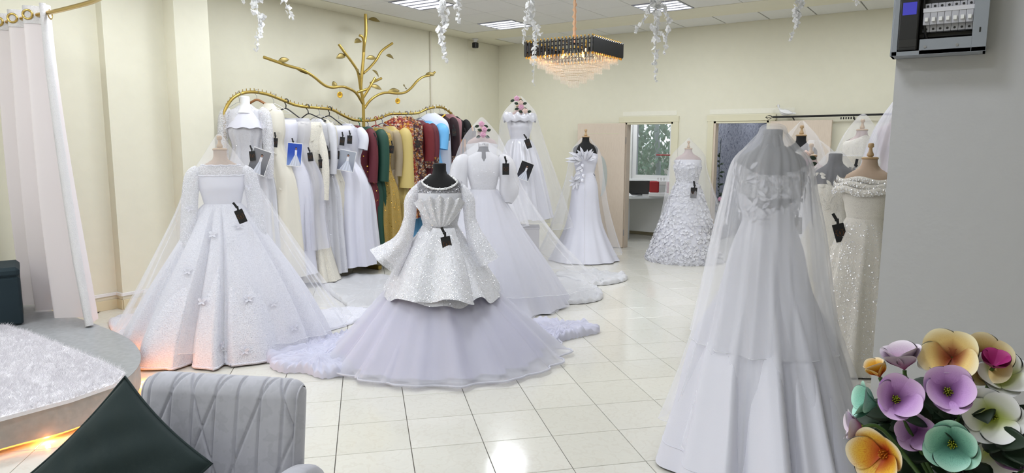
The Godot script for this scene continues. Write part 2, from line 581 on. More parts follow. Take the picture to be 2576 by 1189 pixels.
func skirt(par: Node, called: String, fn: Callable, mat: Material, nu := 176, nv := 34) -> MeshInstance3D:
	return part(par, called, MB.new().grid(nu, nv, fn, true).mesh(), mat)

func on_surface(fn: Callable, u: float, v: float, lift := 0.002) -> Transform3D:
	var p: Vector3 = fn.call(u, v)
	var a: Vector3 = fn.call(u + 0.003, v) - p
	var b: Vector3 = fn.call(u, minf(v + 0.01, 1.0)) - fn.call(u, minf(v, 0.99))
	var nn := b.cross(a)
	if nn.length() < 1e-9:
		nn = Vector3.FORWARD
	nn = nn.normalized()
	if nn.dot(Vector3(p.x, 0.0, p.z)) < 0.0:
		nn = -nn
	a = a.normalized() if a.length() > 1e-9 else Vector3.RIGHT
	var y := nn.cross(a).normalized()
	return Transform3D(Basis(a, y, nn).orthonormalized(), p + nn * lift)

func sequins(par: Node, called: String, fn: Callable, cnt: int, size: float, mat: Material, sd: int, v0 := 0.0, v1 := 1.0, u0 := 0.0, u1 := 1.0, m: Mesh = null) -> void:
	var r := RandomNumberGenerator.new()
	r.seed = sd
	var q: Mesh = m if m else T.sequin
	var xs := []
	for k in cnt:
		var x := on_surface(fn, r.randf_range(u0, u1), sqrt(r.randf_range(v0 * v0, v1 * v1)), size * 0.4)
		x.basis = x.basis * Basis.from_euler(Vector3(r.randf_range(-0.5, 0.5), r.randf_range(-0.5, 0.5), r.randf() * TAU)) * Basis.from_scale(Vector3.ONE * size * r.randf_range(0.6, 1.25))
		xs.append(x)
	scatter(par, called, q, mat, xs)

func veil(pos: Vector3, yaw: float, label: String, rows: Array, sd: int, nf: int, amp: float, arc := [0.0, TAU], mat: Material = null, rise := 0.0) -> Node3D:
	var t := thing("veil", label, "veil", pos, yaw, "tulle veils draped over dress forms")
	var fo := folds(sd, nf)
	var fo2 := folds(sd + 7, nf * 2 + 3)
	var full: bool = arc[1] - arc[0] > 6.2
	var fn := func(u: float, v: float):
		var th: float = lerpf(arc[0], arc[1], u)
		var R := cr(rows, v)
		var k: float = 1.0 + amp * smoothstep(0.05, 0.7, v) * (fo.call(th) + 0.35 * fo2.call(th + v * 0.3))
		var y: float = R[0] + rise * (1.0 - cos(th)) * 0.5 * v
		return Vector3(R[3] + R[1] * k * sin(th), maxf(y, 0.012), R[4] + R[2] * k * cos(th))
	part(t, "tulle", MB.new().grid(200, 30, fn, full).mesh(), mat if mat else M.veil)
	var hem := []
	for i in 101:
		hem.append(fn.call(i / 100.0, 1.0))
	part(t, "hem_edge", MB.new().tube(hem, 0.0025, 4, false).mesh(), M.veil_edge)
	return t

# a sheet of cloth lying on the floor: outline points (x, z) round a centre
func train_sheet(par: Node, called: String, pts: Array, mat: Material, sd: int, lift := 0.03, roll := 0.02) -> void:
	var c := Vector2.ZERO
	for p in pts:
		c += p / pts.size()
	var m := pts.size()
	var fo := folds(sd, 7)
	var nzz := FastNoiseLite.new()
	nzz.seed = sd
	nzz.frequency = 2.2
	part(par, called, MB.new().grid(96, 18, func(u: float, v: float):
		var s: float = u * m
		var k := int(s) % m
		var e: Vector2 = (pts[k] as Vector2).cubic_interpolate(pts[(k + 1) % m], pts[(k + m - 1) % m], pts[(k + 2) % m], s - floorf(s))
		var q := c.lerp(e, minf(v, 0.95) / 0.95)
		var nn := 0.5 + 0.5 * nzz.get_noise_2d(q.x * 3.0, q.y * 3.0)
		var y: float = 0.01 + lift * (0.25 + 0.75 * nn) * (1.0 - v * v * v) + roll * sin(clampf((v - 0.7) / 0.3, 0.0, 1.0) * PI) * (0.5 + 0.5 * fo.call(u * TAU))
		y += 0.35 * lift * v * (0.5 + 0.5 * cos(u * TAU * m * 3.0 + 3.0 * nn))
		if v > 0.95:
			y = lerpf(y, y * 0.3, (v - 0.95) / 0.05)
		return Vector3(q.x, y, q.y), true).mesh(), mat)

func sleeve(par: Node, called: String, pts: Array, rad: Array, mat: Material, steps := 18) -> void:
	var rr := []
	var rows := []
	for r in rad:
		rows.append([r])
	for i in steps + 1:
		rr.append(cr(rows, float(i) / steps)[0])
	part(par, called, MB.new().tube(crv(pts, steps), rr, 16, false).mesh(), mat)

func swing_tag(pos: Vector3, yaw: float, tilt: float, where: String, size := 1.0) -> void:
	var t := thing("swing_tag", "black swing tag " + where, "tag", pos, yaw, "black swing tags")
	t.rotation.z = tilt
	var s := size
	part(t, "ribbon", MB.new().cbox(Vector3(-0.004, -0.012, 0.004) * s, Vector3(0.017, 0.05, 0.003) * s, 0.001, Basis(Vector3(0, 0, 1), 0.25)).cbox(Vector3(0.003, -0.042, 0.005) * s, Vector3(0.014, 0.04, 0.003) * s, 0.001, Basis(Vector3(0, 0, 1), -0.2)).cbox(Vector3(0, -0.028, 0.006) * s, Vector3(0.02, 0.012, 0.008) * s, 0.002).mesh(), M.tag_black)
	var card_part := part(t, "card", bx(Vector3(0, -0.105, 0.0) * s, Vector3(0.062, 0.105, 0.004) * s, 0.001), M.tag_black)
	var e := MB.new()
	for sd in [-1, 1]:
		var arc := []
		for k in 9:
			var a := -PI / 2 + PI * 0.9 * k / 8.0
			arc.append(Vector3(sd * cos(a) * 0.018, sin(a) * 0.02 - 0.105, 0.0025) * s)
		e.tube(arc, 0.0009 * s, 4)
		for k in 3:
			var a := -0.9 + 0.75 * k
			var q := Vector3(sd * cos(a) * 0.018, sin(a) * 0.02 - 0.105, 0.0025)
			e.leaf(q * s, (q + Vector3(sd * 0.007, 0.006, 0)) * s, 0.005 * s, Vector3(0, 0, 1), 0.0, 0.001)
	e.leaf(Vector3(0, -0.118, 0.0025) * s, Vector3(0, -0.095, 0.0025) * s, 0.007 * s, Vector3(0, 0, 1), 0.0, 0.001)
	part(card_part, "emblem", e.mesh(), M.bronze)

func photo_print(pos: Vector3, yaw: float, tilt: float, label: String, tex: Texture2D, w := 0.15, h := 0.21) -> void:
	var t := thing("photo_print", label, "photo", pos, yaw, "printed photographs on the gowns")
	t.rotation.z = tilt
	part(t, "paper", bx(Vector3(0, 0, 0), Vector3(w, h, 0.003), 0.0005), M.white_plastic)
	var m := MB.new()
	var a := Vector2(w, h) * 0.47
	m.face([Vector3(-a.x, a.y, 0.0018), Vector3(a.x, a.y, 0.0018), Vector3(a.x, -a.y, 0.0018), Vector3(-a.x, -a.y, 0.0018)], Vector3(0, 0, -1))
	var k := mt("print_%d" % M.size(), Color.WHITE, 0.25, {"tex": tex})
	part(t, "print", m.mesh(), k)

# a rose with spiral petals, and a spray of them with leaves
func rose_mesh(r: float, sd: int) -> ArrayMesh:
	var g := RandomNumberGenerator.new()
	g.seed = sd
	var mb := MB.new()
	for ring in 3:
		var cnt: int = [3, 4, 5][ring]
		for k in cnt:
			var a := TAU * k / cnt + ring * 0.7 + g.randf() * 0.3
			var open: float = [0.35, 0.7, 1.05][ring]
			var d := Vector3(cos(a), sin(a), 0)
			var s := Vector3(-sin(a), cos(a), 0)
			mb.grid(6, 5, func(u: float, v: float):
				var w: float = (u - 0.5) * 2.0
				var wid := r * (0.25 + 0.45 * open) * sin(PI * (0.15 + 0.7 * v))
				return d * r * open * (0.15 + 0.85 * v - 0.25 * w * w) + s * w * wid + Vector3(0, 0, r * (0.75 - 0.35 * ring * v + 0.2 * v)))
	return mb.mesh()

func rose_spray(pos: Vector3, yaw: float, label: String, pinks: Array, step: Vector3, r: float) -> void:
	var t := thing("rose_spray", label, "flowers", pos, yaw, "artificial rose sprays on the dress forms")
	for k in pinks.size():
		var p := step * k + Vector3(0.012 * (1 if k % 2 else -1), 0, 0)
		part(t, "rose", rose_mesh(r, 40 + k), pinks[k], p, Basis.from_euler(Vector3(-0.2, 0.15 * (k % 2), k)))
		for s in [-1, 1]:
			var q := p + Vector3(s * r * 0.7, -r * 0.4, -0.004)
			part(t, "leaf", MB.new().leaf(q, q + Vector3(s * r * 1.5, -r * 0.5 + r * 0.9 * (k % 2), 0.0), r * 0.95, Vector3(0, 0, 1), 0.06, 0.002).mesh(), M.leaf_dark)

func make_gowns() -> void:
	var P: Vector3
	var yw: float
	var g: Node3D
	var fn: Callable
	# 1 left gown of lace under a long veil
	P = Vector3(-5.04, 0, -3.22)
	yw = facing(P, 0.0)
	form(P, yw, "dress form with turned wooden finial inside the lace gown by the podium", 1.6, M.form_beige, "wood", 0.0)
	g = thing("wedding_gown", "white lace ball gown with sheer yoke and butterfly appliques beside the podium", "wedding dress", P, yw, "wedding gowns on dress forms")
	bodice(g, "yoke", 1.6, func(th: float): return 1.478 + 0.0 * th, 1.39, 0.007, M.lace_sheer, 3)
	bodice(g, "bodice", 1.6, func(th: float): return 1.4 - 0.012 * cos(th * 6.0) * 0.3, 1.16, 0.01, M.satin_white, 4)
	part(g, "neck_trim", ring_mesh(1.6, 1.475, 0.009, 0.007), M.lace_white)
	part(g, "bodice_trim", ring_mesh(1.6, 1.395, 0.014, 0.006), M.lace_white)
	fn = skirt_fn([[1.17, 0.135, 0.11, 0, 0], [1.1, 0.2, 0.17, 0, 0], [0.85, 0.36, 0.32, 0.01, 0.02], [0.5, 0.58, 0.5, 0.01, 0.03], [0.2, 0.74, 0.62, 0.0, 0.04], [0.012, 0.81, 0.68, 0.0, 0.04]], 11, 7, 0.06, [[-0.42, 0.16, 0.05], [-0.06, 0.14, 0.04], [0.9, 0.1, 0.06], [-1.1, 0.1, 0.06]], 0.7)
	var lace_skirt := skirt(g, "skirt", fn, M.lace_white)
	skirt(g, "lining", skirt_fn([[1.16, 0.12, 0.1, 0, 0], [1.0, 0.2, 0.18, 0, 0], [0.5, 0.52, 0.44, 0, 0.03], [0.05, 0.72, 0.6, 0, 0.04]], 11, 7, 0.05, [[-0.42, 0.16, 0.07], [-0.06, 0.14, 0.06], [0.9, 0.1, 0.08], [-1.1, 0.1, 0.08]], 0.7), M.satin_white, 120, 12)
	var hem := []
	for i in 161:
		hem.append(fn.call(i / 160.0, 0.985) + Vector3(0, 0.003, 0))
	part(g, "hem_border", MB.new().tube(hem, 0.009, 5, false).mesh(), M.lace_white)
	for q in [[0.955, 0.34], [0.035, 0.62], [0.95, 0.62], [0.985, 0.83], [0.085, 0.66], [0.02, 0.88], [0.9, 0.5], [0.11, 0.8], [0.06, 0.3]]:
		var x := on_surface(fn, q[0], q[1], 0.008)
		part(lace_skirt, "butterfly", butterfly_mesh(0.034), M.satin_white, x.origin, x.basis)
	for s in [-1, 1]:
		sleeve(g, "sleeve", [Vector3(s * 0.16, 1.44, 0), Vector3(s * 0.21, 1.38, 0.01), Vector3(s * 0.24, 1.2, 0.03), Vector3(s * 0.25, 1.0, 0.06), Vector3(s * 0.24, 0.84, 0.09)], [0.045, 0.062, 0.062, 0.07, 0.09], M.lace_sheer)
	for s in [[-0.235, 1.14], [-0.25, 0.98], [0.2, 1.3]]:
		part(g, "butterfly", butterfly_mesh(0.03), M.satin_white, Vector3(s[0], s[1], 0.12), Basis.from_euler(Vector3(-0.2, s[0] * 2.0, 0.4)))
	train_sheet(g, "train", local_pts(P, yw, [Vector2(-6.6, -3.0), Vector2(-6.05, -2.78), Vector2(-5.5, -2.75), Vector2(-5.2, -3.1), Vector2(-5.6, -3.5), Vector2(-6.25, -3.5), Vector2(-6.6, -3.25)]), M.lace_white, 5, 0.02, 0.015)
	train_sheet(g, "train", local_pts(P, yw, [Vector2(-5.1, -3.9), Vector2(-4.75, -3.5), Vector2(-4.62, -3.95), Vector2(-4.72, -4.5), Vector2(-5.0, -4.65), Vector2(-5.3, -4.3)]), M.lace_white, 6, 0.03, 0.02)
	veil(P, yw, "sheer tulle veil over the lace gown beside the podium", [[1.725, 0.012, 0.012, 0, 0], [1.69, 0.04, 0.035, 0, 0], [1.5, 0.16, 0.12, 0, 0], [1.36, 0.25, 0.2, 0, 0], [1.1, 0.37, 0.3, 0.02, 0.0], [0.75, 0.56, 0.44, 0.03, 0.0], [0.4, 0.76, 0.58, 0.05, -0.02], [0.12, 0.93, 0.72, 0.06, -0.06]], 21, 17, 0.045)
	swing_tag(Vector3(-4.6, 1.2, -3.04), yw, 0.35, "on the lace gown beside the podium")
	# 2 front gown with beaded peplum over lavender tulle
	P = Vector3(-3.42, 0, -4.03)
	yw = facing(P)
	form(P, yw, "black dress form inside the beaded peplum gown in the middle", 1.5, M.form_black, "flat")
	g = thing("wedding_gown", "beaded peplum gown with bell sleeves over a wide lavender tulle skirt", "wedding dress", P, yw, "wedding gowns on dress forms")
	fn = bodice(g, "yoke", 1.5, func(th: float): return 1.41 - 0.1 * pow(maxf(0.0, cos(th)), 1.5), 1.25, 0.007, M.bead_yoke, 8)
	sequins(g, "beads", fn, 2200, 0.006, M.bead_grey, 81)
	fn = bodice(g, "bodice", 1.5, func(th: float): return 1.28 + 0.0 * th, 1.02, 0.012, M.bead_cloth, 9)
	sequins(g, "bodice_beads", fn, 1200, 0.0055, M.bead_white, 82)
	var ring := []
	for k in 40:
		var th := TAU * k / 39.0
		var y := 1.41 - 0.1 * pow(maxf(0.0, cos(th)), 1.5)
		var r := torso_r(1.5, y) + Vector2.ONE * 0.011
		ring.append(Vector3(r.x * sin(th), y, r.y * cos(th)))
	part(g, "neck_trim", MB.new().tube(ring, 0.008, 8, false).mesh(), M.pearl)
	var pearls := MB.new()
	for k in 90:
		var s := k / 90.0 * 39.0
		var q: Vector3 = (ring[int(s)] as Vector3).lerp(ring[mini(int(s) + 1, 39)], s - int(s))
		var rr := 0.0055 + 0.002 * sin(k * 5.1)
		pearls.tube([q + Vector3(0.004 * sin(k * 3.0), 0.008 * cos(k * 2.3), 0.006), q + Vector3(0.004 * sin(k * 3.0), 0.008 * cos(k * 2.3) + rr, 0.006)], [rr, rr * 0.6], 6)
	part(g, "pearls", pearls.mesh(), M.pearl).set_meta("kind", "stuff")
	# fan of pleats across the bust
	var fan := func(u: float, v: float):
		var a := u * 2.0 - 1.0
		var x := a * lerpf(0.045, 0.205, pow(v, 0.8))
		var z := 0.135 * sqrt(maxf(0.0, 1.0 - pow(x / 0.215, 2.0))) + 0.022 + v * (0.014 * cos(a * 17.0) + 0.02)
		return Vector3(x, 1.03 + (0.225 - 0.035 * a * a + 0.012 * cos(a * 17.0)) * v, z)
	part(g, "bust_fan", MB.new().grid(72, 12, fan).mesh(), M.bead_cloth)
	sequins(g, "fan_beads", fan, 1200, 0.0055, M.bead_white, 87)
	# skirt: lining and two tulle layers
	var lav := skirt_fn([[1.02, 0.12, 0.1, 0, 0], [0.85, 0.17, 0.15, 0, 0], [0.7, 0.25, 0.22, 0, 0], [0.5, 0.39, 0.35, 0, 0.02], [0.25, 0.61, 0.54, 0, 0.04], [0.03, 0.8, 0.68, 0, 0.05]], 31, 19, 0.07, [], 0.7)
	skirt(g, "lining", lav, M.lavender)
	skirt(g, "tulle_layer", skirt_fn([[1.0, 0.13, 0.11, 0, 0], [0.85, 0.19, 0.17, 0, 0], [0.68, 0.28, 0.25, 0, 0], [0.48, 0.44, 0.39, 0, 0.02], [0.25, 0.66, 0.58, 0.02, 0.04], [0.1, 0.81, 0.7, 0.03, 0.05], [0.03, 0.88, 0.75, 0.03, 0.06]], 32, 23, 0.065, [], 0.7), M.tulle)
	fn = skirt_fn([[1.0, 0.135, 0.115, 0, 0], [0.85, 0.2, 0.18, 0, 0], [0.68, 0.3, 0.27, 0, 0], [0.48, 0.47, 0.42, 0, 0.02], [0.25, 0.7, 0.62, 0.03, 0.04], [0.1, 0.85, 0.74, 0.04, 0.05], [0.02, 0.94, 0.8, 0.05, 0.07]], 33, 18, 0.075, [], 0.7, 0.012)
	skirt(g, "tulle_layer", fn, M.tulle)
	hem = []
	for i in 161:
		hem.append(fn.call(i / 160.0, 0.995) + Vector3(0, 0.01, 0))
	part(g, "hem_band", MB.new().tube(hem, 0.007, 5, false).mesh(), M.tulle_edge)
	# peplum in overlapping flared panels
	var pep := skirt_fn([[1.04, 0.125, 0.1, 0, 0], [1.0, 0.15, 0.125, 0, 0.0], [0.86, 0.245, 0.225, 0, 0.02], [0.7, 0.35, 0.33, 0.01, 0.04], [0.5, 0.46, 0.45, 0.02, 0.06]], 35, 5, 0.045, [], 1.2, 0.05)
	var pep_part := skirt(g, "peplum", pep, M.bead_cloth)
	sequins(pep_part, "peplum_beads", pep, 7500, 0.0055, M.bead_white, 83, 0.1, 1.0, -0.32, 0.32)
	var pep2 := func(u: float, v: float):
		var th := lerpf(-0.62, 0.55, u)
		var R := cr([[1.02, 0.15, 0.13], [0.88, 0.24, 0.23], [0.72, 0.33, 0.35], [0.56, 0.4, 0.47]], v)
		return Vector3(R[1] * sin(th) + 0.03, R[0] - 0.09 * v * absf(u - 0.5) + 0.02 * v * cos(u * 9.0), R[2] * cos(th) + 0.05 + 0.05 * v + 0.05 * v * cos(u * 7.5 + 0.6))
	part(g, "front_flounce", MB.new().grid(40, 20, pep2).mesh(), M.bead_cloth)
	sequins(g, "flounce_beads", pep2, 2600, 0.0055, M.bead_white, 84)
	for s in [-1, 1]:
		var ax := [Vector3(s * 0.13, 1.35, 0.0), Vector3(s * 0.215, 1.24, 0.02), Vector3(s * 0.235, 1.06, 0.05), Vector3(s * 0.29, 0.89, 0.09), Vector3(s * (0.42 if s < 0 else 0.36), 0.75, 0.12)]
		var rd := [[0.03], [0.05], [0.048], [0.078], [0.14 if s < 0 else 0.1]]
		var bell := func(u: float, v: float):
			var k := clampf(v, 0.0, 1.0) * 4.0
			var i := mini(int(k), 3)
			var c: Vector3 = (ax[i] as Vector3).cubic_interpolate(ax[i + 1], ax[maxi(i - 1, 0)], ax[mini(i + 2, 4)], k - i)
			var d: Vector3 = ((ax[i + 1] as Vector3) - ax[i]).lerp(ax[mini(i + 2, 4)] - ax[mini(i + 1, 3)], (k - i)).normalized()
			var e := Vector3(0, 0, 1)
			var f := d.cross(e).normalized()
			var r: float = cr(rd, v)[0] * (1.0 + 0.1 * v * v * cos(5.0 * u * TAU))
			return c + (f * cos(u * TAU) + e * sin(u * TAU)) * r
		part(g, "sleeve", MB.new().grid(40, 30, bell, true).mesh(), M.bead_mesh)
		sequins(g, "sleeve_beads", bell, 1500, 0.0055, M.bead_white, 85 + s)
	# ruffled train left and right
	for q in [[Vector2(-3.95, -3.25), 0.34, 51], [Vector2(-4.2, -3.35), 0.3, 52], [Vector2(-4.1, -3.65), 0.32, 53], [Vector2(-2.92, -5.05), 0.33, 54], [Vector2(-3.0, -4.75), 0.3, 55]]:
		var pts := []
		for k in 10:
			var a := TAU * k / 10.0
			pts.append(q[0] + Vector2(cos(a), sin(a)) * q[1] * (0.85 + 0.25 * sin(a * 3.0 + q[2])))
		train_sheet(g, "train_ruffle", local_pts(P, yw, pts), M.tulle_thick, q[2], 0.1, 0.04)
	swing_tag(Vector3(-3.22, 1.03, -3.83), yw, 0.2, "at the waist of the beaded peplum gown", 1.15)
	# 3 high-necked gown with puff sleeves behind it
	P = Vector3(-4.21, 0, -5.66)
	yw = facing(P, 0.05)
	form(P, yw, "dark dress form with silver neck band inside the high-necked gown", 1.66, M.form_dark, "silver")
	g = thing("wedding_gown", "high-necked glitter gown with puff sleeves behind the beaded peplum gown", "wedding dress", P, yw, "wedding gowns on dress forms")
	fn = bodice(g, "bodice", 1.66, func(th: float): return 1.575 - 0.1 * smoothstep(0.3, 0.0, absf(wrapf(th, -PI, PI))), 1.17, 0.008, M.glitter, 12)
	sequins(g, "sequins", fn, 1000, 0.006, M.bead_white, 91)
	fn = skirt_fn([[1.18, 0.13, 0.105, 0, 0], [1.08, 0.2, 0.18, 0, 0], [0.8, 0.37, 0.34, 0, 0], [0.45, 0.58, 0.54, 0.02, 0.02], [0.15, 0.75, 0.7, 0.04, 0.04], [0.012, 0.82, 0.78, 0.05, 0.05]], 41, 19, 0.065, [], 0.7)
	skirt(g, "skirt", fn, M.tulle_solid)
	sequins(g, "skirt_sequins", fn, 1300, 0.006, M.bead_white, 92, 0.05, 1.0, -0.28, 0.28)
	skirt(g, "tulle_layer", skirt_fn([[1.19, 0.145, 0.12, 0, 0], [1.08, 0.225, 0.205, 0, 0], [0.8, 0.4, 0.37, 0, 0], [0.45, 0.62, 0.58, 0.02, 0.02], [0.15, 0.79, 0.74, 0.04, 0.04], [0.02, 0.86, 0.82, 0.05, 0.05]], 41, 19, 0.065, [], 0.7), M.tulle)
	for s in [-1, 1]:
		sleeve(g, "sleeve", [Vector3(s * 0.15, 1.51, 0), Vector3(s * 0.22, 1.46, 0), Vector3(s * 0.26, 1.32, 0.02), Vector3(s * 0.265, 1.16, 0.04), Vector3(s * 0.25, 1.05, 0.06)], [0.04, 0.09, 0.095, 0.1, 0.045], M.glitter)
	train_sheet(g, "train", local_pts(P, yw, [Vector2(-3.75, -5.9), Vector2(-3.35, -6.05), Vector2(-3.2, -6.35), Vector2(-3.3, -6.65), Vector2(-3.55, -6.95), Vector2(-3.62, -7.3), Vector2(-3.95, -7.3), Vector2(-4.3, -6.8)]), M.glitter_satin, 14, 0.05, 0.045)
	train_sheet(g, "train", local_pts(P, yw, [Vector2(-3.75, -7.0), Vector2(-3.5, -7.15), Vector2(-3.42, -7.5), Vector2(-3.56, -7.75), Vector2(-4.0, -7.75), Vector2(-4.3, -7.3)]), M.glitter_satin, 15, 0.05, 0.05)
	veil(P, yw, "long sheer veil over the high-necked puff sleeve gown", [[1.672, 0.03, 0.03, 0, 0], [1.66, 0.07, 0.065, 0, 0], [1.5, 0.27, 0.2, 0, 0], [1.3, 0.36, 0.28, 0, 0], [1.0, 0.48, 0.4, 0.05, 0], [0.6, 0.72, 0.62, 0.12, 0], [0.2, 1.0, 0.85, 0.25, -0.1]], 23, 14, 0.045)
	swing_tag(Vector3(-3.9, 1.52, -5.62), yw, 0.0, "on the puff sleeve of the high-necked gown", 1.1)
	# 4 strapless gown with pink roses, almost hidden
	P = Vector3(-4.82, 0, -6.45)
	yw = facing(P, 0.1)
	form(P, yw, "pinkish dress form with wooden finial behind the high-necked gown", 1.83, M.form_pink, "wood", 0.03)
	g = thing("wedding_gown", "strapless white gown standing behind the high-necked gown", "wedding dress", P, yw, "wedding gowns on dress forms")
	bodice(g, "bodice", 1.83, func(th: float): return 1.66 + 0.01 * cos(2.0 * th), 1.34, 0.01, M.glitter, 13)
	fn = skirt_fn([[1.35, 0.13, 0.105, 0, 0], [1.1, 0.3, 0.28, 0, 0], [0.6, 0.5, 0.48, 0, 0], [0.012, 0.7, 0.68, 0, 0]], 45, 14, 0.05)
	skirt(g, "skirt", fn, M.tulle_solid, 120, 20)
	train_sheet(g, "train", local_pts(P, yw, [Vector2(-6.35, -5.35), Vector2(-5.9, -5.0), Vector2(-5.4, -4.75), Vector2(-5.05, -4.62), Vector2(-4.7, -5.0), Vector2(-4.8, -5.7), Vector2(-5.6, -6.0), Vector2(-6.3, -5.9)]), M.glitter_satin, 16, 0.035, 0.03)
	veil(P, yw, "short sheer veil over the strapless gown with pink roses", [[1.965, 0.01, 0.01, 0, 0], [1.93, 0.05, 0.045, 0, 0], [1.75, 0.2, 0.16, 0, 0], [1.5, 0.31, 0.26, 0, 0], [1.1, 0.42, 0.36, 0, 0], [0.7, 0.55, 0.48, 0, 0]], 25, 13, 0.05)
	rose_spray(Vector3(-4.72, 1.88, -6.33), yw, "three pink roses with dark leaves on the veil behind the high-necked gown", [M.rose_pink, M.rose_pink, M.rose_pink], Vector3(0.008, -0.06, 0.0), 0.036)
	# 5 satin gown on a plinth in the corner
	P = Vector3(-5.3, 0, -7.98)
	yw = facing(P, 0.0)
	var pl := thing("plinth", "low grey plinth under the satin gown in the corner", "plinth", P, yw)
	part(pl, "block", bx(Vector3(0.08, 0.24, 0), Vector3(0.4, 0.48, 0.4), 0.008), M.plinth)
	part(pl, "top_board", bx(Vector3(0.08, 0.49, 0), Vector3(0.42, 0.02, 0.42), 0.004), M.plinth)
	form(P, yw, "pinkish dress form with roses inside the satin gown in the corner", 2.2, M.form_pink, "wood", 0.02, 0.5)
	g = thing("wedding_gown", "off-shoulder white satin gown with ruffled collar standing in the corner", "wedding dress", P, yw, "wedding gowns on dress forms")
	bodice(g, "bodice", 2.2, func(th: float): return 2.0 + 0.0 * th, 1.72, 0.01, M.satin_bright, 17)
	part(g, "ruffled_collar", MB.new().grid(80, 16, func(u: float, v: float):
		var th: float = u * TAU
		var a: float = v * PI * 1.25 - 0.6
		var k := 1.0 + 0.14 * cos(7.0 * th + 2.0 * sin(3.0 * th) + v * 3.0)
		return Vector3((0.185 + 0.055 * cos(a) * k) * sin(th), 2.01 + 0.07 * sin(a) * k + 0.014 * cos(11.0 * th + v * 4.0), (0.125 + 0.06 * cos(a) * k) * cos(th)), true).mesh(), M.satin_bright)
	fn = skirt_fn([[1.73, 0.128, 0.1, 0, 0], [1.66, 0.19, 0.16, 0, 0], [1.4, 0.27, 0.24, 0.01, 0], [1.0, 0.34, 0.31, 0.03, 0], [0.62, 0.4, 0.37, 0.05, 0]], 47, 9, 0.14, [], 0.5, 0.02)
	skirt(g, "skirt", fn, M.satin_bright)
	veil(P, yw, "long sheer veil over the satin gown in the corner", [[2.32, 0.012, 0.012, 0, 0], [2.28, 0.06, 0.05, 0, 0], [2.1, 0.22, 0.17, 0, 0], [1.9, 0.28, 0.22, 0, 0], [1.5, 0.36, 0.3, 0.05, 0], [1.0, 0.46, 0.4, 0.13, 0], [0.5, 0.56, 0.48, 0.2, 0]], 27, 13, 0.05, [0.45, TAU - 0.45])
	rose_spray(Vector3(-5.24, 2.27, -7.83), yw, "spray of pink and cream roses with dark leaves at the top of the satin gown", [M.rose_pink, M.rose_cream, M.rose_pink, M.rose_cream], Vector3(0.03, -0.055, 0.0), 0.04)
	photo_print(Vector3(-5.0, 1.3, -7.66), yw, -0.35, "printed photo of a bride in a dark hall pinned to the satin gown", T.photo_dark, 0.18, 0.25)
	swing_tag(Vector3(-5.07, 1.78, -7.76), yw, 0.35, "at the waist of the satin gown in the corner", 1.2)
	# 6 mermaid gown with satin petals by the open door
	P = Vector3(-4.6, 0, -8.62)
	yw = facing(P, 0.1)
	form(P, yw, "black dress form with wooden finial inside the petal gown by the open door", 1.76, M.form_black, "wood")
	pl = thing("plinth", "thin white board under the hem of the petal gown", "board", P, yw)
	part(pl, "board", bx(Vector3(0.14, 0.02, 0.22), Vector3(0.3, 0.04, 0.24), 0.004), M.white_plastic)
	g = thing("wedding_gown", "white satin mermaid gown with big satin petals on the chest", "wedding dress", P, yw, "wedding gowns on dress forms")
	bodice(g, "bodice", 1.73, func(th: float): return 1.53 + 0.02 * cos(2.0 * th), 1.2, 0.01, M.satin_white, 19, 0.003)
	fn = skirt_fn([[1.22, 0.14, 0.112, 0, 0], [1.05, 0.185, 0.145, 0, 0], [0.8, 0.21, 0.17, 0, 0], [0.5, 0.27, 0.24, 0, 0], [0.2, 0.4, 0.37, 0.0, 0.02], [0.012, 0.5, 0.46, 0.0, 0.04]], 49, 9, 0.06, [], 1.6)
	skirt(g, "skirt", fn, M.satin_white)
	var seam := []
	for i in 40:
		seam.append(fn.call(-0.01, i / 39.0) + Vector3(0, 0, 0.004))
	var dots := MB.new()
	for i in 110:
		var q: Vector3 = fn.call(-0.012, i / 109.0) + Vector3(0, 0, 0.004)
		dots.tube([q, q + Vector3(0, 0.004, 0.004)], 0.004, 5)
	part(g, "beaded_seam", dots.mesh(), M.bead_white)
	rng.seed = 5
	for k in 18:
		var a := -1.25 + 2.5 * k / 17.0 + rng.randf_range(-0.15, 0.15)
		var at := Vector3(-0.03 + 0.05 * a, 1.42 + 0.03 * (k % 3), 0.15)
		var ln := rng.randf_range(0.12, 0.19)
		part(g, "satin_petal", MB.new().leaf(at, at + Vector3(sin(a * 1.3) * ln - 0.03, cos(a * 1.3) * ln * 0.85, 0.02 + 0.03 * (k % 2)), 0.042, Vector3(0.3 * sin(k * 2.0), 0.2, 1), 0.12, 0.002, 1.0).mesh(), M.satin_bright)
	for k in 9:
		var a := TAU * k / 9.0
		var at := Vector3(-0.15, 1.13, 0.11)
		part(g, "satin_petal", MB.new().leaf(at, at + Vector3(sin(a) * 0.1, cos(a) * 0.12, 0.03 - 0.03 * sin(a)), 0.04, Vector3(0, 0, 1), 0.1, 0.002).mesh(), M.satin_bright)
	for k in 8:
		var at := Vector3(-0.08 + 0.012 * (k % 3), 1.42 - 0.035 * k, 0.145)
		part(g, "satin_petal", MB.new().leaf(at, at + Vector3(-0.09 + 0.12 * (k % 2), -0.05, 0.02), 0.045, Vector3(0, 0, 1), 0.12, 0.002).mesh(), M.satin_bright)
	veil(P, yw, "sheer veil hanging from the shoulders of the petal gown", [[1.75, 0.06, 0.055, 0, -0.01], [1.68, 0.12, 0.09, 0, -0.01], [1.55, 0.21, 0.14, 0, 0], [1.2, 0.27, 0.19, 0, 0], [0.8, 0.36, 0.27, -0.02, 0], [0.4, 0.48, 0.36, -0.03, 0], [0.1, 0.6, 0.45, -0.05, 0]], 29, 12, 0.05, [0.75, TAU - 0.75])
	# 7 gown covered with small fabric flowers
	P = Vector3(-3.38, 0, -9.42)
	yw = facing(P, 0.0)
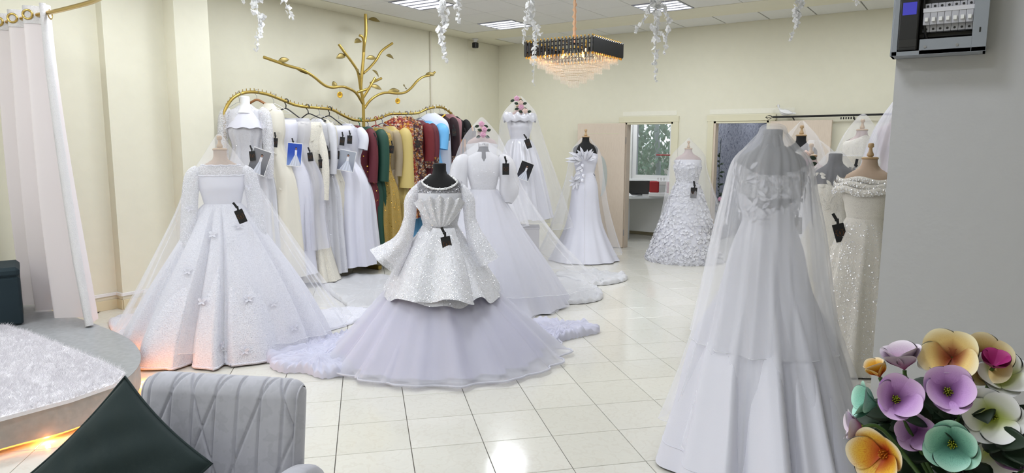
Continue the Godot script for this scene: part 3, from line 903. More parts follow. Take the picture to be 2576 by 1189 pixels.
	form(P, yw, "pinkish dress form with wooden finial inside the flower-covered gown", 1.62, M.form_pink, "wood", 0.02)
	g = thing("wedding_gown", "strapless white gown covered with small fabric flowers between the doorways", "wedding dress", P, yw, "wedding gowns on dress forms")
	var bo := bodice(g, "bodice", 1.62, func(th: float): return 1.44 + 0.01 * cos(th), 1.13, 0.012, M.tulle_solid, 23)
	fn = skirt_fn([[1.14, 0.135, 0.105, 0, 0], [1.0, 0.2, 0.165, 0, 0], [0.7, 0.31, 0.28, 0, 0], [0.35, 0.43, 0.4, 0, 0], [0.06, 0.53, 0.48, 0, 0], [0.012, 0.54, 0.49, 0, 0]], 51, 10, 0.03)
	skirt(g, "skirt", fn, M.tulle_solid, 140, 24)
	sequins(g, "fabric_flowers", bo, 420, 0.022, M.petal_cloth, 95, 0.0, 1.0, -0.3, 0.3, T.small_flower)
	sequins(g, "fabric_flowers", fn, 2600, 0.024, M.petal_cloth, 96, 0.0, 0.97, -0.34, 0.34, T.small_flower)
	veil(P, yw, "sheer veil over the flower-covered gown between the doorways", [[1.755, 0.01, 0.01, 0, 0], [1.72, 0.04, 0.035, 0, 0], [1.52, 0.22, 0.15, 0, 0], [1.3, 0.27, 0.2, 0, 0], [0.9, 0.36, 0.28, 0.05, 0], [0.55, 0.47, 0.36, 0.1, 0]], 31, 12, 0.045)
	swing_tag(Vector3(-3.2, 1.14, -9.22), yw, -0.05, "on the flower-covered gown", 1.4)
	# 8 large gown seen from behind on the right
	P = Vector3(-0.89, 0, -3.74)
	yw = facing(P, PI + 0.15)
	form(P, yw, "dark grey dress form inside the veiled satin gown on the right", 1.73, M.form_dark, "flat", 0.0)
	g = thing("wedding_gown", "white satin trumpet gown under a long veil in the right foreground", "wedding dress", P, yw, "wedding gowns on dress forms")
	bodice(g, "yoke", 1.73, func(th: float): return 1.55 - 0.05 * smoothstep(0.5, 1.0, -cos(th)), 1.38, 0.007, M.lace_sheer2, 25)
	bodice(g, "bodice", 1.73, func(th: float): return 1.4 - 0.08 * smoothstep(0.5, 1.0, -cos(th)), 1.2, 0.009, M.lace_white, 25)
	fn = skirt_fn([[1.24, 0.135, 0.108, 0, 0], [1.1, 0.185, 0.145, 0, 0], [0.96, 0.215, 0.18, 0, 0], [0.84, 0.25, 0.23, 0, -0.02], [0.6, 0.37, 0.38, 0, -0.06], [0.3, 0.44, 0.56, 0.0, -0.12], [0.012, 0.52, 0.74, 0.0, -0.2]], 53, 9, 0.1, [[2.75, 0.13, 0.06], [3.3, 0.16, 0.06], [3.75, 0.13, 0.07]], 1.0)
	skirt(g, "skirt", fn, M.satin_white)
	hem = []
	for i in 161:
		hem.append(fn.call(i / 160.0, 0.93) + Vector3(0, 0, 0))
	part(g, "hem_seam", MB.new().tube(hem, 0.003, 4, false).mesh(), M.satin_white)
	rng.seed = 77
	for k in 70:
		var th := rng.randf_range(-1.9, 1.9) + PI
		var y := rng.randf_range(1.25, 1.53)
		var r := torso_r(1.73, y) + Vector2.ONE * 0.012
		var at := Vector3(r.x * sin(th), y, r.y * cos(th))
		var tang := Vector3(cos(th), 0, -sin(th)).normalized()
		var dir := (tang * rng.randf_range(-0.8, 0.8) + Vector3(0, rng.randf_range(-1, 1), 0)).normalized()
		part(g, "leaf_applique", MB.new().leaf(at, at + dir * 0.055, 0.022, Vector3(sin(th), 0, cos(th)), 0.05, 0.0015).mesh(), M.lace_white)
	for s in [-1, 1]:
		for k in 7:
			var at := Vector3(s * (0.178 + 0.004 * k), 1.5 - 0.035 * k, -0.03)
			part(g, "leaf_applique", MB.new().leaf(at, at + Vector3(s * 0.012, -0.06, -0.02), 0.026, Vector3(s, 0, -0.4), 0.05, 0.0015).mesh(), M.lace_white)
	veil(P, yw, "long white tulle veil over the trumpet gown in the right foreground", [[1.765, 0.004, 0.004, 0, 0], [1.762, 0.035, 0.034, 0, 0], [1.745, 0.064, 0.062, 0, 0], [1.68, 0.09, 0.085, 0, 0], [1.61, 0.17, 0.14, 0, 0], [1.54, 0.207, 0.17, 0, 0], [1.4, 0.235, 0.2, 0, 0], [1.2, 0.28, 0.26, 0.0, -0.02], [0.9, 0.33, 0.32, 0.0, -0.03], [0.62, 0.38, 0.4, 0.0, -0.04]], 33, 11, 0.06, [1.0, TAU - 1.0], M.veil_thick)
	veil(P, yw, "inner tulle layer of the long veil over the trumpet gown", [[1.755, 0.004, 0.004, 0, 0], [1.75, 0.04, 0.038, 0, 0], [1.725, 0.064, 0.062, 0, 0], [1.61, 0.16, 0.13, 0, 0], [1.54, 0.195, 0.16, 0, 0], [1.3, 0.24, 0.22, 0, 0], [0.9, 0.3, 0.3, 0, -0.03], [0.5, 0.41, 0.46, -0.02, -0.05], [0.14, 0.53, 0.6, -0.03, -0.1]], 35, 15, 0.06, [1.2, TAU - 1.1], M.veil_thick)
	# 9 to 14 the group on the right, behind the pillar
	right_group()

func right_group() -> void:
	# P, H, form material, cap, cut, skirt width, bodice top offset, cloth, labels
	var rows := [
		[Vector3(-1.59, 0, -7.95), 1.76, "form_black", "wood", 0.0, 0.5, 0.2, "lace_cream", "dark dress form with wooden finial at the back of the right-hand group", "white gown at the back of the right-hand group below the rod"],
		[Vector3(-1.24, 0, -6.65), 1.58, "form_pink", "wood", 0.02, 0.5, 0.24, "tulle_solid", "dress form with roses beside the veiled trumpet gown", "white tulle gown with a rose behind the trumpet gown"],
		[Vector3(-0.94, 0, -6.05), 1.585, "form_dark", "flat", 0.0, 0.5, 0.27, "lace_cream", "grey dress form inside the lace gown behind the trumpet gown", "ivory lace gown with appliqued shoulders behind the trumpet gown"],
		[Vector3(-0.98, 0, -7.8), 1.83, "form_pink", "wood", 0.02, 0.5, 0.1, "lace_cream", "pale dress form with wooden finial at the pillar edge", "cream lace gown at the pillar edge below the rod"],
		[Vector3(-0.64, 0, -5.62), 1.58, "form_beige", "wood", 0.02, 0.48, 0.2, "glitter_cream", "beige dress form with wooden finial inside the sparkling gown", "sparkling off-shoulder gown beside the grey pillar"],
	]
	var k := 0
	for q in rows:
		var P: Vector3 = q[0]
		var H: float = q[1]
		var yw := facing(P, [0.3, -0.2, PI - 0.6, 0.5, -0.5][k])
		form(P, yw, q[8], H, M[q[2]], q[3], q[4])
		var g := thing("wedding_gown", q[9], "wedding dress", P, yw, "wedding gowns on dress forms")
		bodice(g, "bodice", H, func(th: float): return H - q[6] + 0.03 * cos(2.0 * th), H - 0.47, 0.012, M[q[7]], 60 + k)
		var w: float = q[5]
		var wy := H - 0.46
		var fn: Callable
		if k == 4:
			fn = skirt_fn([[wy, 0.135, 0.108, 0, 0], [wy - 0.2, 0.21, 0.18, 0, 0], [wy * 0.5, 0.27, 0.25, 0, 0], [0.012, 0.4, 0.38, 0, 0]], 70 + k, 11, 0.09, [], 0.6)
		else:
			fn = skirt_fn([[wy, 0.135, 0.108, 0, 0], [wy - 0.18, 0.2, 0.18, 0, 0], [wy * 0.45, w * 0.75, w * 0.7, 0, 0], [0.012, w, w, 0, 0]], 70 + k, 12, 0.06)
		skirt(g, "skirt", fn, M[q[7]], 120, 22)
		if k == 4:
			sequins(g, "sequins", fn, 2600, 0.009, M.bead_white, 171, 0.0, 1.0)
			for j in 3:
				var yy := H - 0.16 - 0.035 * j
				var dr := func(u: float, v: float):
					var th: float = u * TAU
					var r := torso_r(H, yy) + Vector2.ONE * (0.03 + 0.012 * j)
					return Vector3((r.x + 0.03) * sin(th), yy - 0.05 * v + 0.012 * cos(5.0 * th + j), (r.y + 0.015 * sin(v * PI)) * cos(th))
				part(g, "draped_band", MB.new().grid(48, 8, dr, true).mesh(), M.glitter_cream)
				sequins(g, "band_sequins", dr, 500, 0.01, M.bead_white, 181 + j)
		elif k == 2:
			rng.seed = 12
			for j in 60:
				var th := rng.randf() * TAU
				var y := H - rng.randf_range(0.14, 0.42)
				var r := torso_r(H, y) + Vector2.ONE * 0.014
				var at := Vector3(r.x * sin(th), y, r.y * cos(th))
				var dir := (Vector3(cos(th), 0, -sin(th)) * rng.randf_range(-1, 1) + Vector3(0, rng.randf_range(-1, 1), 0)).normalized()
				part(g, "leaf_applique", MB.new().leaf(at, at + dir * 0.06, 0.026, Vector3(sin(th), 0, cos(th)), 0.05, 0.0015).mesh(), M.lace_cream)
		else:
			sequins(g, "beading", fn, 500, 0.009, M.bead_white, 190 + k, 0.0, 0.6)
		k += 1
	veil(Vector3(-1.59, 0, -7.95), 0.0, "sheer veil over the dark dress form below the rod", [[1.92, 0.01, 0.01, 0, 0], [1.86, 0.07, 0.06, 0, 0], [1.68, 0.2, 0.15, 0, 0], [1.3, 0.3, 0.24, 0, 0], [0.8, 0.4, 0.34, 0, 0]], 61, 11, 0.05, [0.5, TAU - 0.5])
	veil(Vector3(-1.24, 0, -6.65), 0.2, "white veil over the dress form with a rose", [[1.7, 0.02, 0.02, 0, 0], [1.68, 0.07, 0.06, 0.03, 0], [1.5, 0.23, 0.17, 0.03, 0], [1.2, 0.3, 0.25, 0.03, 0], [0.8, 0.4, 0.34, 0.03, 0]], 63, 13, 0.06, [0.8, TAU - 0.1])
	veil(Vector3(-0.94, 0, -6.05), 0.1, "sheer veil over the grey dress form with the ivory lace gown", [[1.6, 0.03, 0.03, 0, 0], [1.58, 0.07, 0.065, 0, 0], [1.35, 0.23, 0.18, 0, 0], [1.0, 0.33, 0.27, 0, 0], [0.6, 0.45, 0.38, 0, 0]], 65, 13, 0.05)
	veil(Vector3(-0.98, 0, -7.8), 0.3, "short sheer veil over the cream lace gown", [[1.975, 0.01, 0.01, 0, 0], [1.93, 0.06, 0.055, 0, 0], [1.75, 0.17, 0.14, 0, 0], [1.55, 0.24, 0.2, 0, 0]], 67, 12, 0.06)
	form(Vector3(-0.62, 0, -7.35), 0.3, "pale dress form under the tall white veil at the pillar", 1.96, M.form_pink, "wood", 0.0)
	veil(Vector3(-0.62, 0, -7.35), 0.3, "tall white veil half hidden by the pillar", [[2.12, 0.01, 0.01, 0, 0], [2.05, 0.07, 0.065, 0, 0], [1.8, 0.2, 0.17, 0, 0], [1.4, 0.3, 0.26, 0, 0], [0.8, 0.42, 0.36, 0, 0]], 69, 12, 0.06, [0.0, TAU], M.tulle)
	rose_spray(Vector3(-1.225, 1.57, -6.42), 0.3, "single pink and cream rose with a green leaf behind the trumpet gown", [M.rose_cream, M.rose_pink], Vector3(-0.015, -0.07, 0.0), 0.04)
	swing_tag(Vector3(-0.83, 1.14, -5.5), 0.3, 0.3, "at the waist of the sparkling gown", 1.3)
	swing_tag(Vector3(-1.17, 1.14, -5.85), 0.1, 0.05, "on the ivory lace gown behind the trumpet gown", 1.3)
	swing_tag(Vector3(-0.96, 1.5, -7.5), 0.1, -0.4, "on the cream lace gown at the pillar edge", 1.5)

func ring_mesh(H: float, y: float, off: float, r: float) -> ArrayMesh:
	var pts := []
	for k in 41:
		var th := TAU * k / 40.0
		var q := torso_r(H, y) + Vector2.ONE * off
		pts.append(Vector3(q.x * sin(th), y + 0.003 * cos(th * 12.0), q.y * cos(th)))
	return MB.new().tube(pts, r, 6, false).mesh()

func butterfly_mesh(s: float) -> ArrayMesh:
	var mb := MB.new()
	for k in [-1, 1]:
		mb.leaf(Vector3.ZERO, Vector3(k * 1.0, 0.75, 0.35) * s, 0.8 * s, Vector3(0, 0, 1), 0.08, 0.0012, 0.6)
		mb.leaf(Vector3.ZERO, Vector3(k * 0.8, -0.6, 0.25) * s, 0.6 * s, Vector3(0, 0, 1), 0.08, 0.0012, 0.6)
	mb.tube([Vector3(0, -0.4, 0.03) * s, Vector3(0, 0.45, 0.03) * s], 0.07 * s, 5)
	return mb.mesh()

# world floor points into a thing's own axes
func local_pts(P: Vector3, yaw: float, pts: Array) -> Array:
	var out := []
	var b := Basis(Vector3.UP, yaw).inverse()
	for p in pts:
		var q: Vector3 = b * (Vector3(p.x, 0, p.y) - P)
		out.append(Vector2(q.x, q.z))
	return out

# ---------- the gold tree rack and what hangs on it ----------
const RX := -6.65
const BAR := [-4.32, 0.06, -4.32, 1.0, -4.32, 1.82, -4.32, 1.95, -4.35, 2.03, -4.42, 2.12, -4.52, 2.18, -4.64, 2.21, -4.77, 2.21, -4.91, 2.19, -5.09, 2.14, -5.24, 2.1, -5.39, 2.085, -5.58, 2.08, -5.79, 2.07, -5.96, 2.01, -6.12, 1.96, -6.26, 1.95, -6.46, 1.96, -6.64, 2.0, -6.82, 2.055, -7.1, 2.07, -7.37, 2.09, -7.55, 2.15, -7.75, 2.19, -7.92, 2.19, -8.07, 2.14, -8.21, 2.04, -8.3, 1.9, -8.33, 1.7, -8.33, 0.9, -8.33, 0.06]

func zy(a: Array, x := RX, bulge := 0.0) -> Array:
	var out := []
	for k in range(0, a.size(), 2):
		out.append(Vector3(x + bulge * sin(PI * k / a.size()), a[k + 1], a[k]))
	return out

func bar_y(z: float) -> float:
	for k in range(4, BAR.size() - 10, 2):
		if z <= BAR[k] and z >= BAR[k + 2] and BAR[k] != BAR[k + 2]:
			return lerpf(BAR[k + 1], BAR[k + 3], (z - BAR[k]) / (BAR[k + 2] - BAR[k]))
	return 2.05

func make_rack() -> void:
	var t := thing("clothes_rack", "gold tree-shaped clothes rack with a wavy rail along the left wall", "clothes rack")
	part(t, "rail", MB.new().tube(crv(zy(BAR), 140), 0.017, 10).mesh(), M.gold)
	part(t, "trunk", MB.new().tube(crv(zy([-6.32, 0.05, -6.32, 1.2, -6.32, 1.86, -6.32, 2.18, -6.29, 2.35, -6.3, 2.48, -6.34, 2.72, -6.36, 2.9, -6.4, 3.08, -6.4, 3.31]), 40), 0.02, 10).mesh(), M.gold)
	for b in [
		[[-6.31, 2.17, -6.17, 2.3, -5.99, 2.35, -5.87, 2.35, -5.73, 2.33, -5.6, 2.35, -5.44, 2.44, -5.29, 2.5, -5.11, 2.53, -4.99, 2.56, -4.82, 2.6], 0.1],
		[[-6.34, 2.11, -6.41, 2.21, -6.53, 2.29, -6.67, 2.33, -6.85, 2.33, -7.0, 2.35, -7.13, 2.42, -7.27, 2.53, -7.42, 2.6, -7.57, 2.63, -7.72, 2.69], 0.1],
		[[-6.28, 2.35, -6.23, 2.49, -6.18, 2.58, -6.09, 2.67, -6.0, 2.76, -5.91, 2.87], 0.06],
		[[-6.34, 2.56, -6.48, 2.64, -6.62, 2.75, -6.74, 2.89, -6.92, 3.01], -0.06],
		[[-6.32, 2.24, -6.39, 2.37, -6.5, 2.51], 0.05], [[-6.46, 2.44, -6.66, 2.52], 0.0], [[-6.23, 2.31, -6.42, 2.37], 0.02],
		[[-6.35, 2.82, -6.32, 2.93, -6.28, 3.0, -6.24, 3.02], 0.06]]:
		part(t, "branch", MB.new().tube(crv(zy(b[0], RX, b[1]), 28), 0.0165, 10).mesh(), M.gold)
	var tip := 0.0
	for l in [[-6.41, 3.24, -6.59, 3.23], [-6.28, 2.96, -6.1, 2.9], [-6.36, 2.74, -6.51, 2.76], [-6.46, 2.61, -6.57, 2.52], [-6.24, 2.53, -6.13, 2.58], [-6.41, 2.4, -6.57, 2.36], [-6.72, 2.82, -6.85, 2.79], [-6.01, 2.75, -5.84, 2.69], [-5.0, 2.56, -5.11, 2.6], [-5.27, 2.5, -5.39, 2.46], [-5.78, 2.36, -5.85, 2.39], [-6.73, 2.34, -6.94, 2.37], [-7.09, 2.41, -6.97, 2.44], [-7.5, 2.63, -7.67, 2.65]]:
		var a := Vector3(RX + 0.03, l[1], l[0])
		var b := Vector3(RX + 0.07 + 0.03 * sin(tip), l[3], l[2])
		part(t, "leaf", MB.new().leaf(a, b, 0.075, Vector3(0.8, 0.5, 0.2 * sin(tip)), 0.08, 0.003).mesh(), M.gold_dull)
		tip += 1.7
	var pegs := MB.new()
	var line := crv(zy(BAR.slice(8, BAR.size() - 6)), 62)
	for p in line:
		pegs.tube([p, p + Vector3(0, 0.04, 0)], 0.005, 5)
	part(t, "pegs", pegs.mesh(), M.gold).set_meta("kind", "stuff")
	for z in [-4.32, -6.32, -8.33]:
		part(t, "foot", bx(Vector3(RX, 0.03, z), Vector3(0.5, 0.06, 0.06), 0.01), M.gold)
	for q in [[-5.85, 2.25, "hanging below the left long branch of the gold rack"], [-6.87, 2.23, "hanging below the right long branch of the gold rack"]]:
		var m := thing("medallion", "small round gold medallion " + q[2], "medallion", Vector3(RX + 0.09, q[1], q[0]), facing(Vector3(RX, 0, q[0])), "gold medallions")
		var disc_part := part(m, "disc", MB.new().grid(20, 6, func(u: float, v: float):
			var p: Array = [[0.0, 0.004], [0.028, 0.004], [0.03, 0.006], [0.034, 0.003], [0.034, -0.003], [0.03, -0.005], [0.0, -0.004]][roundi(v * 6)]
			return Vector3(p[0] * cos(u * TAU), p[0] * 1.15 * sin(u * TAU), p[1]), true).mesh(), M.gold_bright)
		part(disc_part, "relief", MB.new().tube([Vector3(-0.012, -0.012, 0.006), Vector3(0.0, 0.014, 0.006), Vector3(0.012, -0.012, 0.006), Vector3(-0.014, 0.004, 0.006), Vector3(0.014, 0.004, 0.006), Vector3(-0.012, -0.012, 0.006)], 0.002, 4).mesh(), M.gold_dull)
		part(m, "thread", MB.new().tube([Vector3(0, 0.036, 0), Vector3(0, 0.1, 0)], 0.001, 4).mesh(), M.gold_dull)

# kind: wood, wire, clip, plastic
func hanger(z: float, yaw: float, kind: String, mat: Material, label: String, w := 0.2, tilt := 0.0) -> void:
	var t := thing("clothes_hanger", label, "hanger", Vector3(RX, bar_y(z), z), yaw, "hangers on the gold rail")
	t.rotation.z = tilt
	var r := 0.0028 if kind in ["wire", "wood"] else 0.006
	var hk := []
	for k in 10:
		var a := -0.3 + PI * 1.15 * k / 9.0
		hk.append(Vector3(cos(a) * 0.024, 0.002 + sin(a) * 0.03, 0))
	hk.append(Vector3(0, -0.04, 0))
	hk.append(Vector3(0, -0.085, 0))
	part(t, "hook", MB.new().tube(hk, r, 6).mesh(), M.steel if kind in ["wire", "wood"] else mat)
	var sh := crv([Vector3(-w, -0.19, 0.012), Vector3(-w * 0.55, -0.135, 0.004), Vector3(-w * 0.15, -0.088, 0), Vector3(0, -0.08, 0), Vector3(w * 0.15, -0.088, 0), Vector3(w * 0.55, -0.135, 0.004), Vector3(w, -0.19, 0.012)], 20)
	var rr: float = {"wood": 0.013, "wire": 0.0035, "clip": 0.007, "plastic": 0.007}[kind]
	part(t, "shoulder_arm", MB.new().tube(sh, rr, 8).mesh(), mat)
	if kind != "wood":
		part(t, "crossbar", MB.new().tube([Vector3(-w * 0.97, -0.192, 0.012), Vector3(w * 0.97, -0.192, 0.012)], rr * 0.8, 6).mesh(), mat)
	if kind == "clip":
		for s in [-1, 1]:
			part(t, "clip", bx(Vector3(s * w * 0.7, -0.2, 0.012), Vector3(0.03, 0.05, 0.02), 0.004), mat)

# a garment on its hanger. prof rows: drop below the rail, half width, half thickness, shift
func garment(called: String, label: String, z: float, yaw: float, prof: Array, mat: Material, o := {}) -> Node3D:
	var t := thing(called, label, "dress" if called != "garment_bag" else "garment bag", Vector3(RX + o.get("dx", 0.0), bar_y(z), z), yaw, o.get("group", "gowns on the gold rail"))
	var fo := folds(int(absf(z) * 100.0), o.get("nf", 10))
	var amp: float = o.get("amp", 0.2)
	var fn := func(u: float, v: float):
		var th: float = u * TAU
		var R := cr(prof, v)
		var k: float = amp * smoothstep(0.15, 1.0, v) * fo.call(th)
		return Vector3(R[3] + R[1] * sin(th) * (1.0 + k * 0.6), -R[0] + 0.02 * v * k, R[2] * cos(th) * (1.0 + k * 1.6) + 0.05 * v * sin(th * 2.0 + z * 5.0) * amp * 4.0)
	part(t, "body", MB.new().grid(64, 30, fn, true).mesh(), mat)
	if o.has("sleeve"): # length, radius
		for s in [-1, 1]:
			var x0: float = prof[2][1] if prof.size() > 2 else 0.2
			var ln: float = o.sleeve[0]
			var r: float = o.sleeve[1]
			sleeve(t, "sleeve", [Vector3(s * x0 * 0.86, -prof[1][0] - 0.02, 0.0), Vector3(s * (x0 + 0.02), -prof[2][0] - 0.04, 0.03), Vector3(s * (x0 + 0.045), -prof[2][0] - ln * 0.5, 0.06), Vector3(s * (x0 + 0.03), -prof[2][0] - ln, 0.08)], [r * 0.8, r * o.get("puff", 1.1), r, r * o.get("cuff", 1.0)], o.get("sleeve_mat", mat))
			if o.has("cuff_mat"):
				var e := Vector3(s * (x0 + 0.03), -prof[2][0] - ln, 0.08)
				part(t, "cuff", MB.new().tube([e + Vector3(s * 0.004, 0.09, -0.004), e + Vector3(0, -0.004, 0)], r * 1.08, 14, false).mesh(), o.cuff_mat)
	if o.has("neck"):
		part(t, "neck_form", lathe([[0.0, -0.02], [0.045, -0.022], [0.05, -0.035], [0.05, -0.1], [0.07, -0.15], [0.1, -0.2]], 20), M.white_plastic)
		part(t, "cape_collar", MB.new().grid(40, 8, func(u: float, v: float):
			var th: float = u * TAU
			return Vector3((0.06 + 0.155 * v) * sin(th), -0.12 - 0.19 * v - 0.05 * v * v + 0.008 * v * cos(9.0 * th), (0.05 + 0.1 * v) * cos(th)), true).mesh(), M.satin_white)
	if o.has("collar"):
		part(t, "collar", MB.new().tube(crv([Vector3(-0.075, -prof[0][0] - 0.01, 0.02), Vector3(-0.05, -prof[0][0] - 0.03, 0.06), Vector3(0, -prof[0][0] - 0.07, 0.075), Vector3(0.05, -prof[0][0] - 0.03, 0.06), Vector3(0.075, -prof[0][0] - 0.01, 0.02)], 14), 0.014, 7).mesh(), o.collar)
	if o.has("beads"):
		sequins(t, "beads", fn, o.beads[0], o.beads[1], o.beads[2], int(absf(z) * 77.0), o.get("b0", 0.05), o.get("b1", 1.0), -0.3, 0.3)
	if o.has("leaves"):
		rng.seed = int(absf(z) * 55.0)
		for k in o.leaves[0]:
			var x := on_surface(fn, rng.randf_range(-0.22, 0.22), rng.randf_range(0.05, 0.75), 0.004)
			var d := x.basis.x * rng.randf_range(-1, 1) + x.basis.y * rng.randf_range(-1, 1)
			part(t, "lace_leaf", MB.new().leaf(x.origin, x.origin + d.normalized() * 0.05, 0.022, x.basis.z, 0.06, 0.0015).mesh(), o.leaves[1])
	if o.has("fringe"):
		rng.seed = 3
		var xs := []
		for k in 260:
			var x := on_surface(fn, rng.randf_range(-0.3, 0.3), rng.randf_range(0.02, 0.28), 0.006)
			xs.append(Transform3D(x.basis * Basis.from_euler(Vector3(0.35, rng.randf_range(-0.4, 0.4), rng.randf_range(-0.5, 0.5) + PI)) * Basis.from_scale(Vector3(0.006, 0.1, 0.006)), x.origin))
		scatter(t, "feather_fringe", T.strand, o.fringe, xs)
	return t

func dressp(sh: float, bust: float, waist: float, hem: float, ln: float, th := 0.09, top := 0.1) -> Array:
	return [[top, 0.05, 0.035, 0], [top + 0.05, sh * 0.6, 0.05, 0], [top + 0.1, sh, 0.07, 0], [top + 0.3, bust, th, 0], [top + 0.5, waist, th * 0.8, 0], [top + 0.85, (waist + hem) * 0.55, th * 1.2, 0], [ln * 0.75 + top * 0.2, hem * 0.9, th * 1.7, 0], [ln, hem, th * 2.0, 0]]

func strapless(bust: float, waist: float, hem: float, ln: float, th := 0.1, top := 0.24) -> Array:
	return [[top, bust * 0.9, 0.06, 0], [top + 0.06, bust, th, 0], [top + 0.2, bust * 0.95, th, 0], [top + 0.35, waist, th * 0.85, 0], [top + 0.7, (waist + hem) * 0.6, th * 1.3, 0], [ln * 0.75 + top * 0.2, hem * 0.9, th * 1.8, 0], [ln, hem, th * 2.1, 0]]

func make_hanging() -> void:
	var W := "white gowns on the gold rail"
	var C := "coloured dresses on the gold rail"
	var y := 0.6
	# white and ivory gowns, near end first
	garment("hanging_gown", "white beaded gown with high neck and cape collar at the near end of the rail", -4.51, 0.75, dressp(0.19, 0.2, 0.16, 0.34, 2.0, 0.12, 0.1), M.glitter, {"sleeve": [0.7, 0.055], "sleeve_mat": M.lace_sheer2, "beads": [1500, 0.006, M.bead_white], "neck": true, "group": W, "dx": 0.1})
	garment("hanging_gown", "ivory lace gown with long plain skirt on the wooden hanger", -4.78, y, dressp(0.15, 0.16, 0.14, 0.36, 2.05, 0.12, 0.12), M.ivory, {"leaves": [16, M.lace_cream], "group": W, "dx": 0.14})
	garment("hanging_gown", "strapless white gown with the blue photo on the rail", -4.95, y, strapless(0.18, 0.16, 0.34, 2.02, 0.11, 0.26), M.satin_white, {"beads": [250, 0.007, M.bead_white], "group": W, "dx": 0.12})
	garment("hanging_gown", "sheer tulle gown gathered below the black clip hanger", -5.1, y, strapless(0.2, 0.17, 0.34, 1.7, 0.1, 0.2), M.tulle, {"amp": 0.3, "nf": 13, "group": W, "dx": 0.14})
	garment("hanging_gown", "ivory mermaid gown with leafy lace appliques", -5.24, y, [[0.2, 0.16, 0.06, 0], [0.28, 0.18, 0.1, 0], [0.5, 0.17, 0.1, 0], [0.65, 0.14, 0.085, 0], [1.0, 0.17, 0.1, 0], [1.5, 0.19, 0.12, 0], [1.85, 0.26, 0.18, 0], [2.06, 0.32, 0.22, 0]], M.lace_cream, {"leaves": [40, M.lace_cream], "sleeve": [0.6, 0.045], "amp": 0.18, "group": W, "dx": 0.2})
	garment("hanging_gown", "white gown with silvery sequined lace and thin sleeves", -5.42, y, dressp(0.16, 0.17, 0.14, 0.3, 1.98, 0.1, 0.14), M.glitter, {"beads": [900, 0.008, M.bead_white], "sleeve": [0.55, 0.045], "group": W, "dx": 0.16})
	garment("hanging_gown", "narrow ivory lace gown beside the off-shoulder satin gown", -5.56, y, dressp(0.15, 0.16, 0.14, 0.3, 1.95, 0.1, 0.14), M.ivory, {"leaves": [14, M.lace_cream], "group": W, "dx": 0.12})
	garment("hanging_gown", "white off-shoulder satin gown with full skirt and a photo", -5.74, y, strapless(0.2, 0.16, 0.42, 1.93, 0.13, 0.2), M.satin_white, {"amp": 0.16, "group": W, "dx": 0.14})
	garment("hanging_gown", "white gown with feather fringe sleeves beside the burgundy dress", -5.93, y, dressp(0.17, 0.18, 0.15, 0.36, 1.85, 0.12, 0.12), M.tulle_solid, {"fringe": M.lace_white, "sleeve": [0.22, 0.06], "group": W, "dx": 0.12})
	# coloured dresses
	garment("hanging_dress", "burgundy dress with gold embroidery and long sleeves", -6.08, y, dressp(0.19, 0.2, 0.18, 0.3, 1.72, 0.11, 0.09), M.burgundy, {"sleeve": [0.62, 0.06], "beads": [240, 0.014, M.gold_bright], "group": C, "dx": 0.1})
	garment("hanging_dress", "dark green dress with draped sleeves", -6.26, y, dressp(0.19, 0.19, 0.17, 0.26, 1.72, 0.1, 0.08), M.green_cloth, {"sleeve": [0.6, 0.075], "group": C, "dx": 0.1})
	garment("hanging_dress", "gold dress covered with sequined vines", -6.42, y, dressp(0.17, 0.17, 0.15, 0.3, 1.68, 0.1, 0.1), M.gold_cloth, {"beads": [1300, 0.009, M.gold_bright], "group": C, "dx": 0.16})
	garment("hanging_dress", "sheer beige top with beaded sleeve ends", -6.54, y, dressp(0.18, 0.18, 0.17, 0.2, 0.85, 0.09, 0.1), M.sheer_beige, {"sleeve": [0.55, 0.05], "group": C, "dx": 0.12})
	garment("hanging_dress", "pale gold brocade coat dress with wide sleeves", -6.66, y, dressp(0.19, 0.19, 0.19, 0.24, 1.65, 0.11, 0.12), M.brocade, {"sleeve": [0.72, 0.08], "cuff": 1.35, "group": C, "dx": 0.14})
	garment("hanging_dress", "red dress densely printed with yellow and white flowers", -6.84, y, dressp(0.2, 0.21, 0.21, 0.26, 1.42, 0.12, 0.03), M.print_red, {"group": C, "dx": 0.12})
	garment("hanging_dress", "red and black dress with floral embroidery beside the printed dress", -7.0, y, dressp(0.2, 0.21, 0.2, 0.25, 1.42, 0.12, 0.04), M.print_dark, {"group": C, "dx": 0.14})
	garment("hanging_dress", "wine red ribbed dress with dark embroidered cuffs", -7.14, y, dressp(0.19, 0.19, 0.18, 0.24, 1.35, 0.1, 0.1), M.wine, {"sleeve": [0.55, 0.07], "cuff_mat": M.print_dark, "group": C, "dx": 0.12})
	garment("hanging_dress", "deep red dress between the ribbed dress and the light blue one", -7.25, y, dressp(0.18, 0.19, 0.18, 0.24, 1.35, 0.1, 0.1), M.burgundy, {"sleeve": [0.5, 0.06], "cuff_mat": M.print_dark, "group": C, "dx": 0.14})
	garment("hanging_dress", "long light blue dress with puffed sleeves", -7.4, y, dressp(0.18, 0.18, 0.17, 0.3, 1.78, 0.1, 0.12), M.blue_cloth, {"sleeve": [0.3, 0.08], "puff": 1.3, "group": C, "dx": 0.16})
	garment("garment_bag", "white zipped garment bag between the blue dress and the velvet dress", -7.56, y, [[0.06, 0.06, 0.03, 0], [0.12, 0.16, 0.06, 0], [0.22, 0.24, 0.08, 0], [0.5, 0.27, 0.09, 0], [0.9, 0.28, 0.09, 0], [1.15, 0.27, 0.08, 0]], M.bag_white, {"amp": 0.04, "group": C, "dx": 0.1})
	garment("hanging_dress", "dark maroon velvet dress with a gold embroidered neckline", -7.72, y, dressp(0.19, 0.19, 0.18, 0.22, 1.25, 0.1, 0.1), M.maroon, {"sleeve": [0.6, 0.055], "cuff_mat": M.print_dark, "collar": M.gold_bright, "group": C, "dx": 0.12})
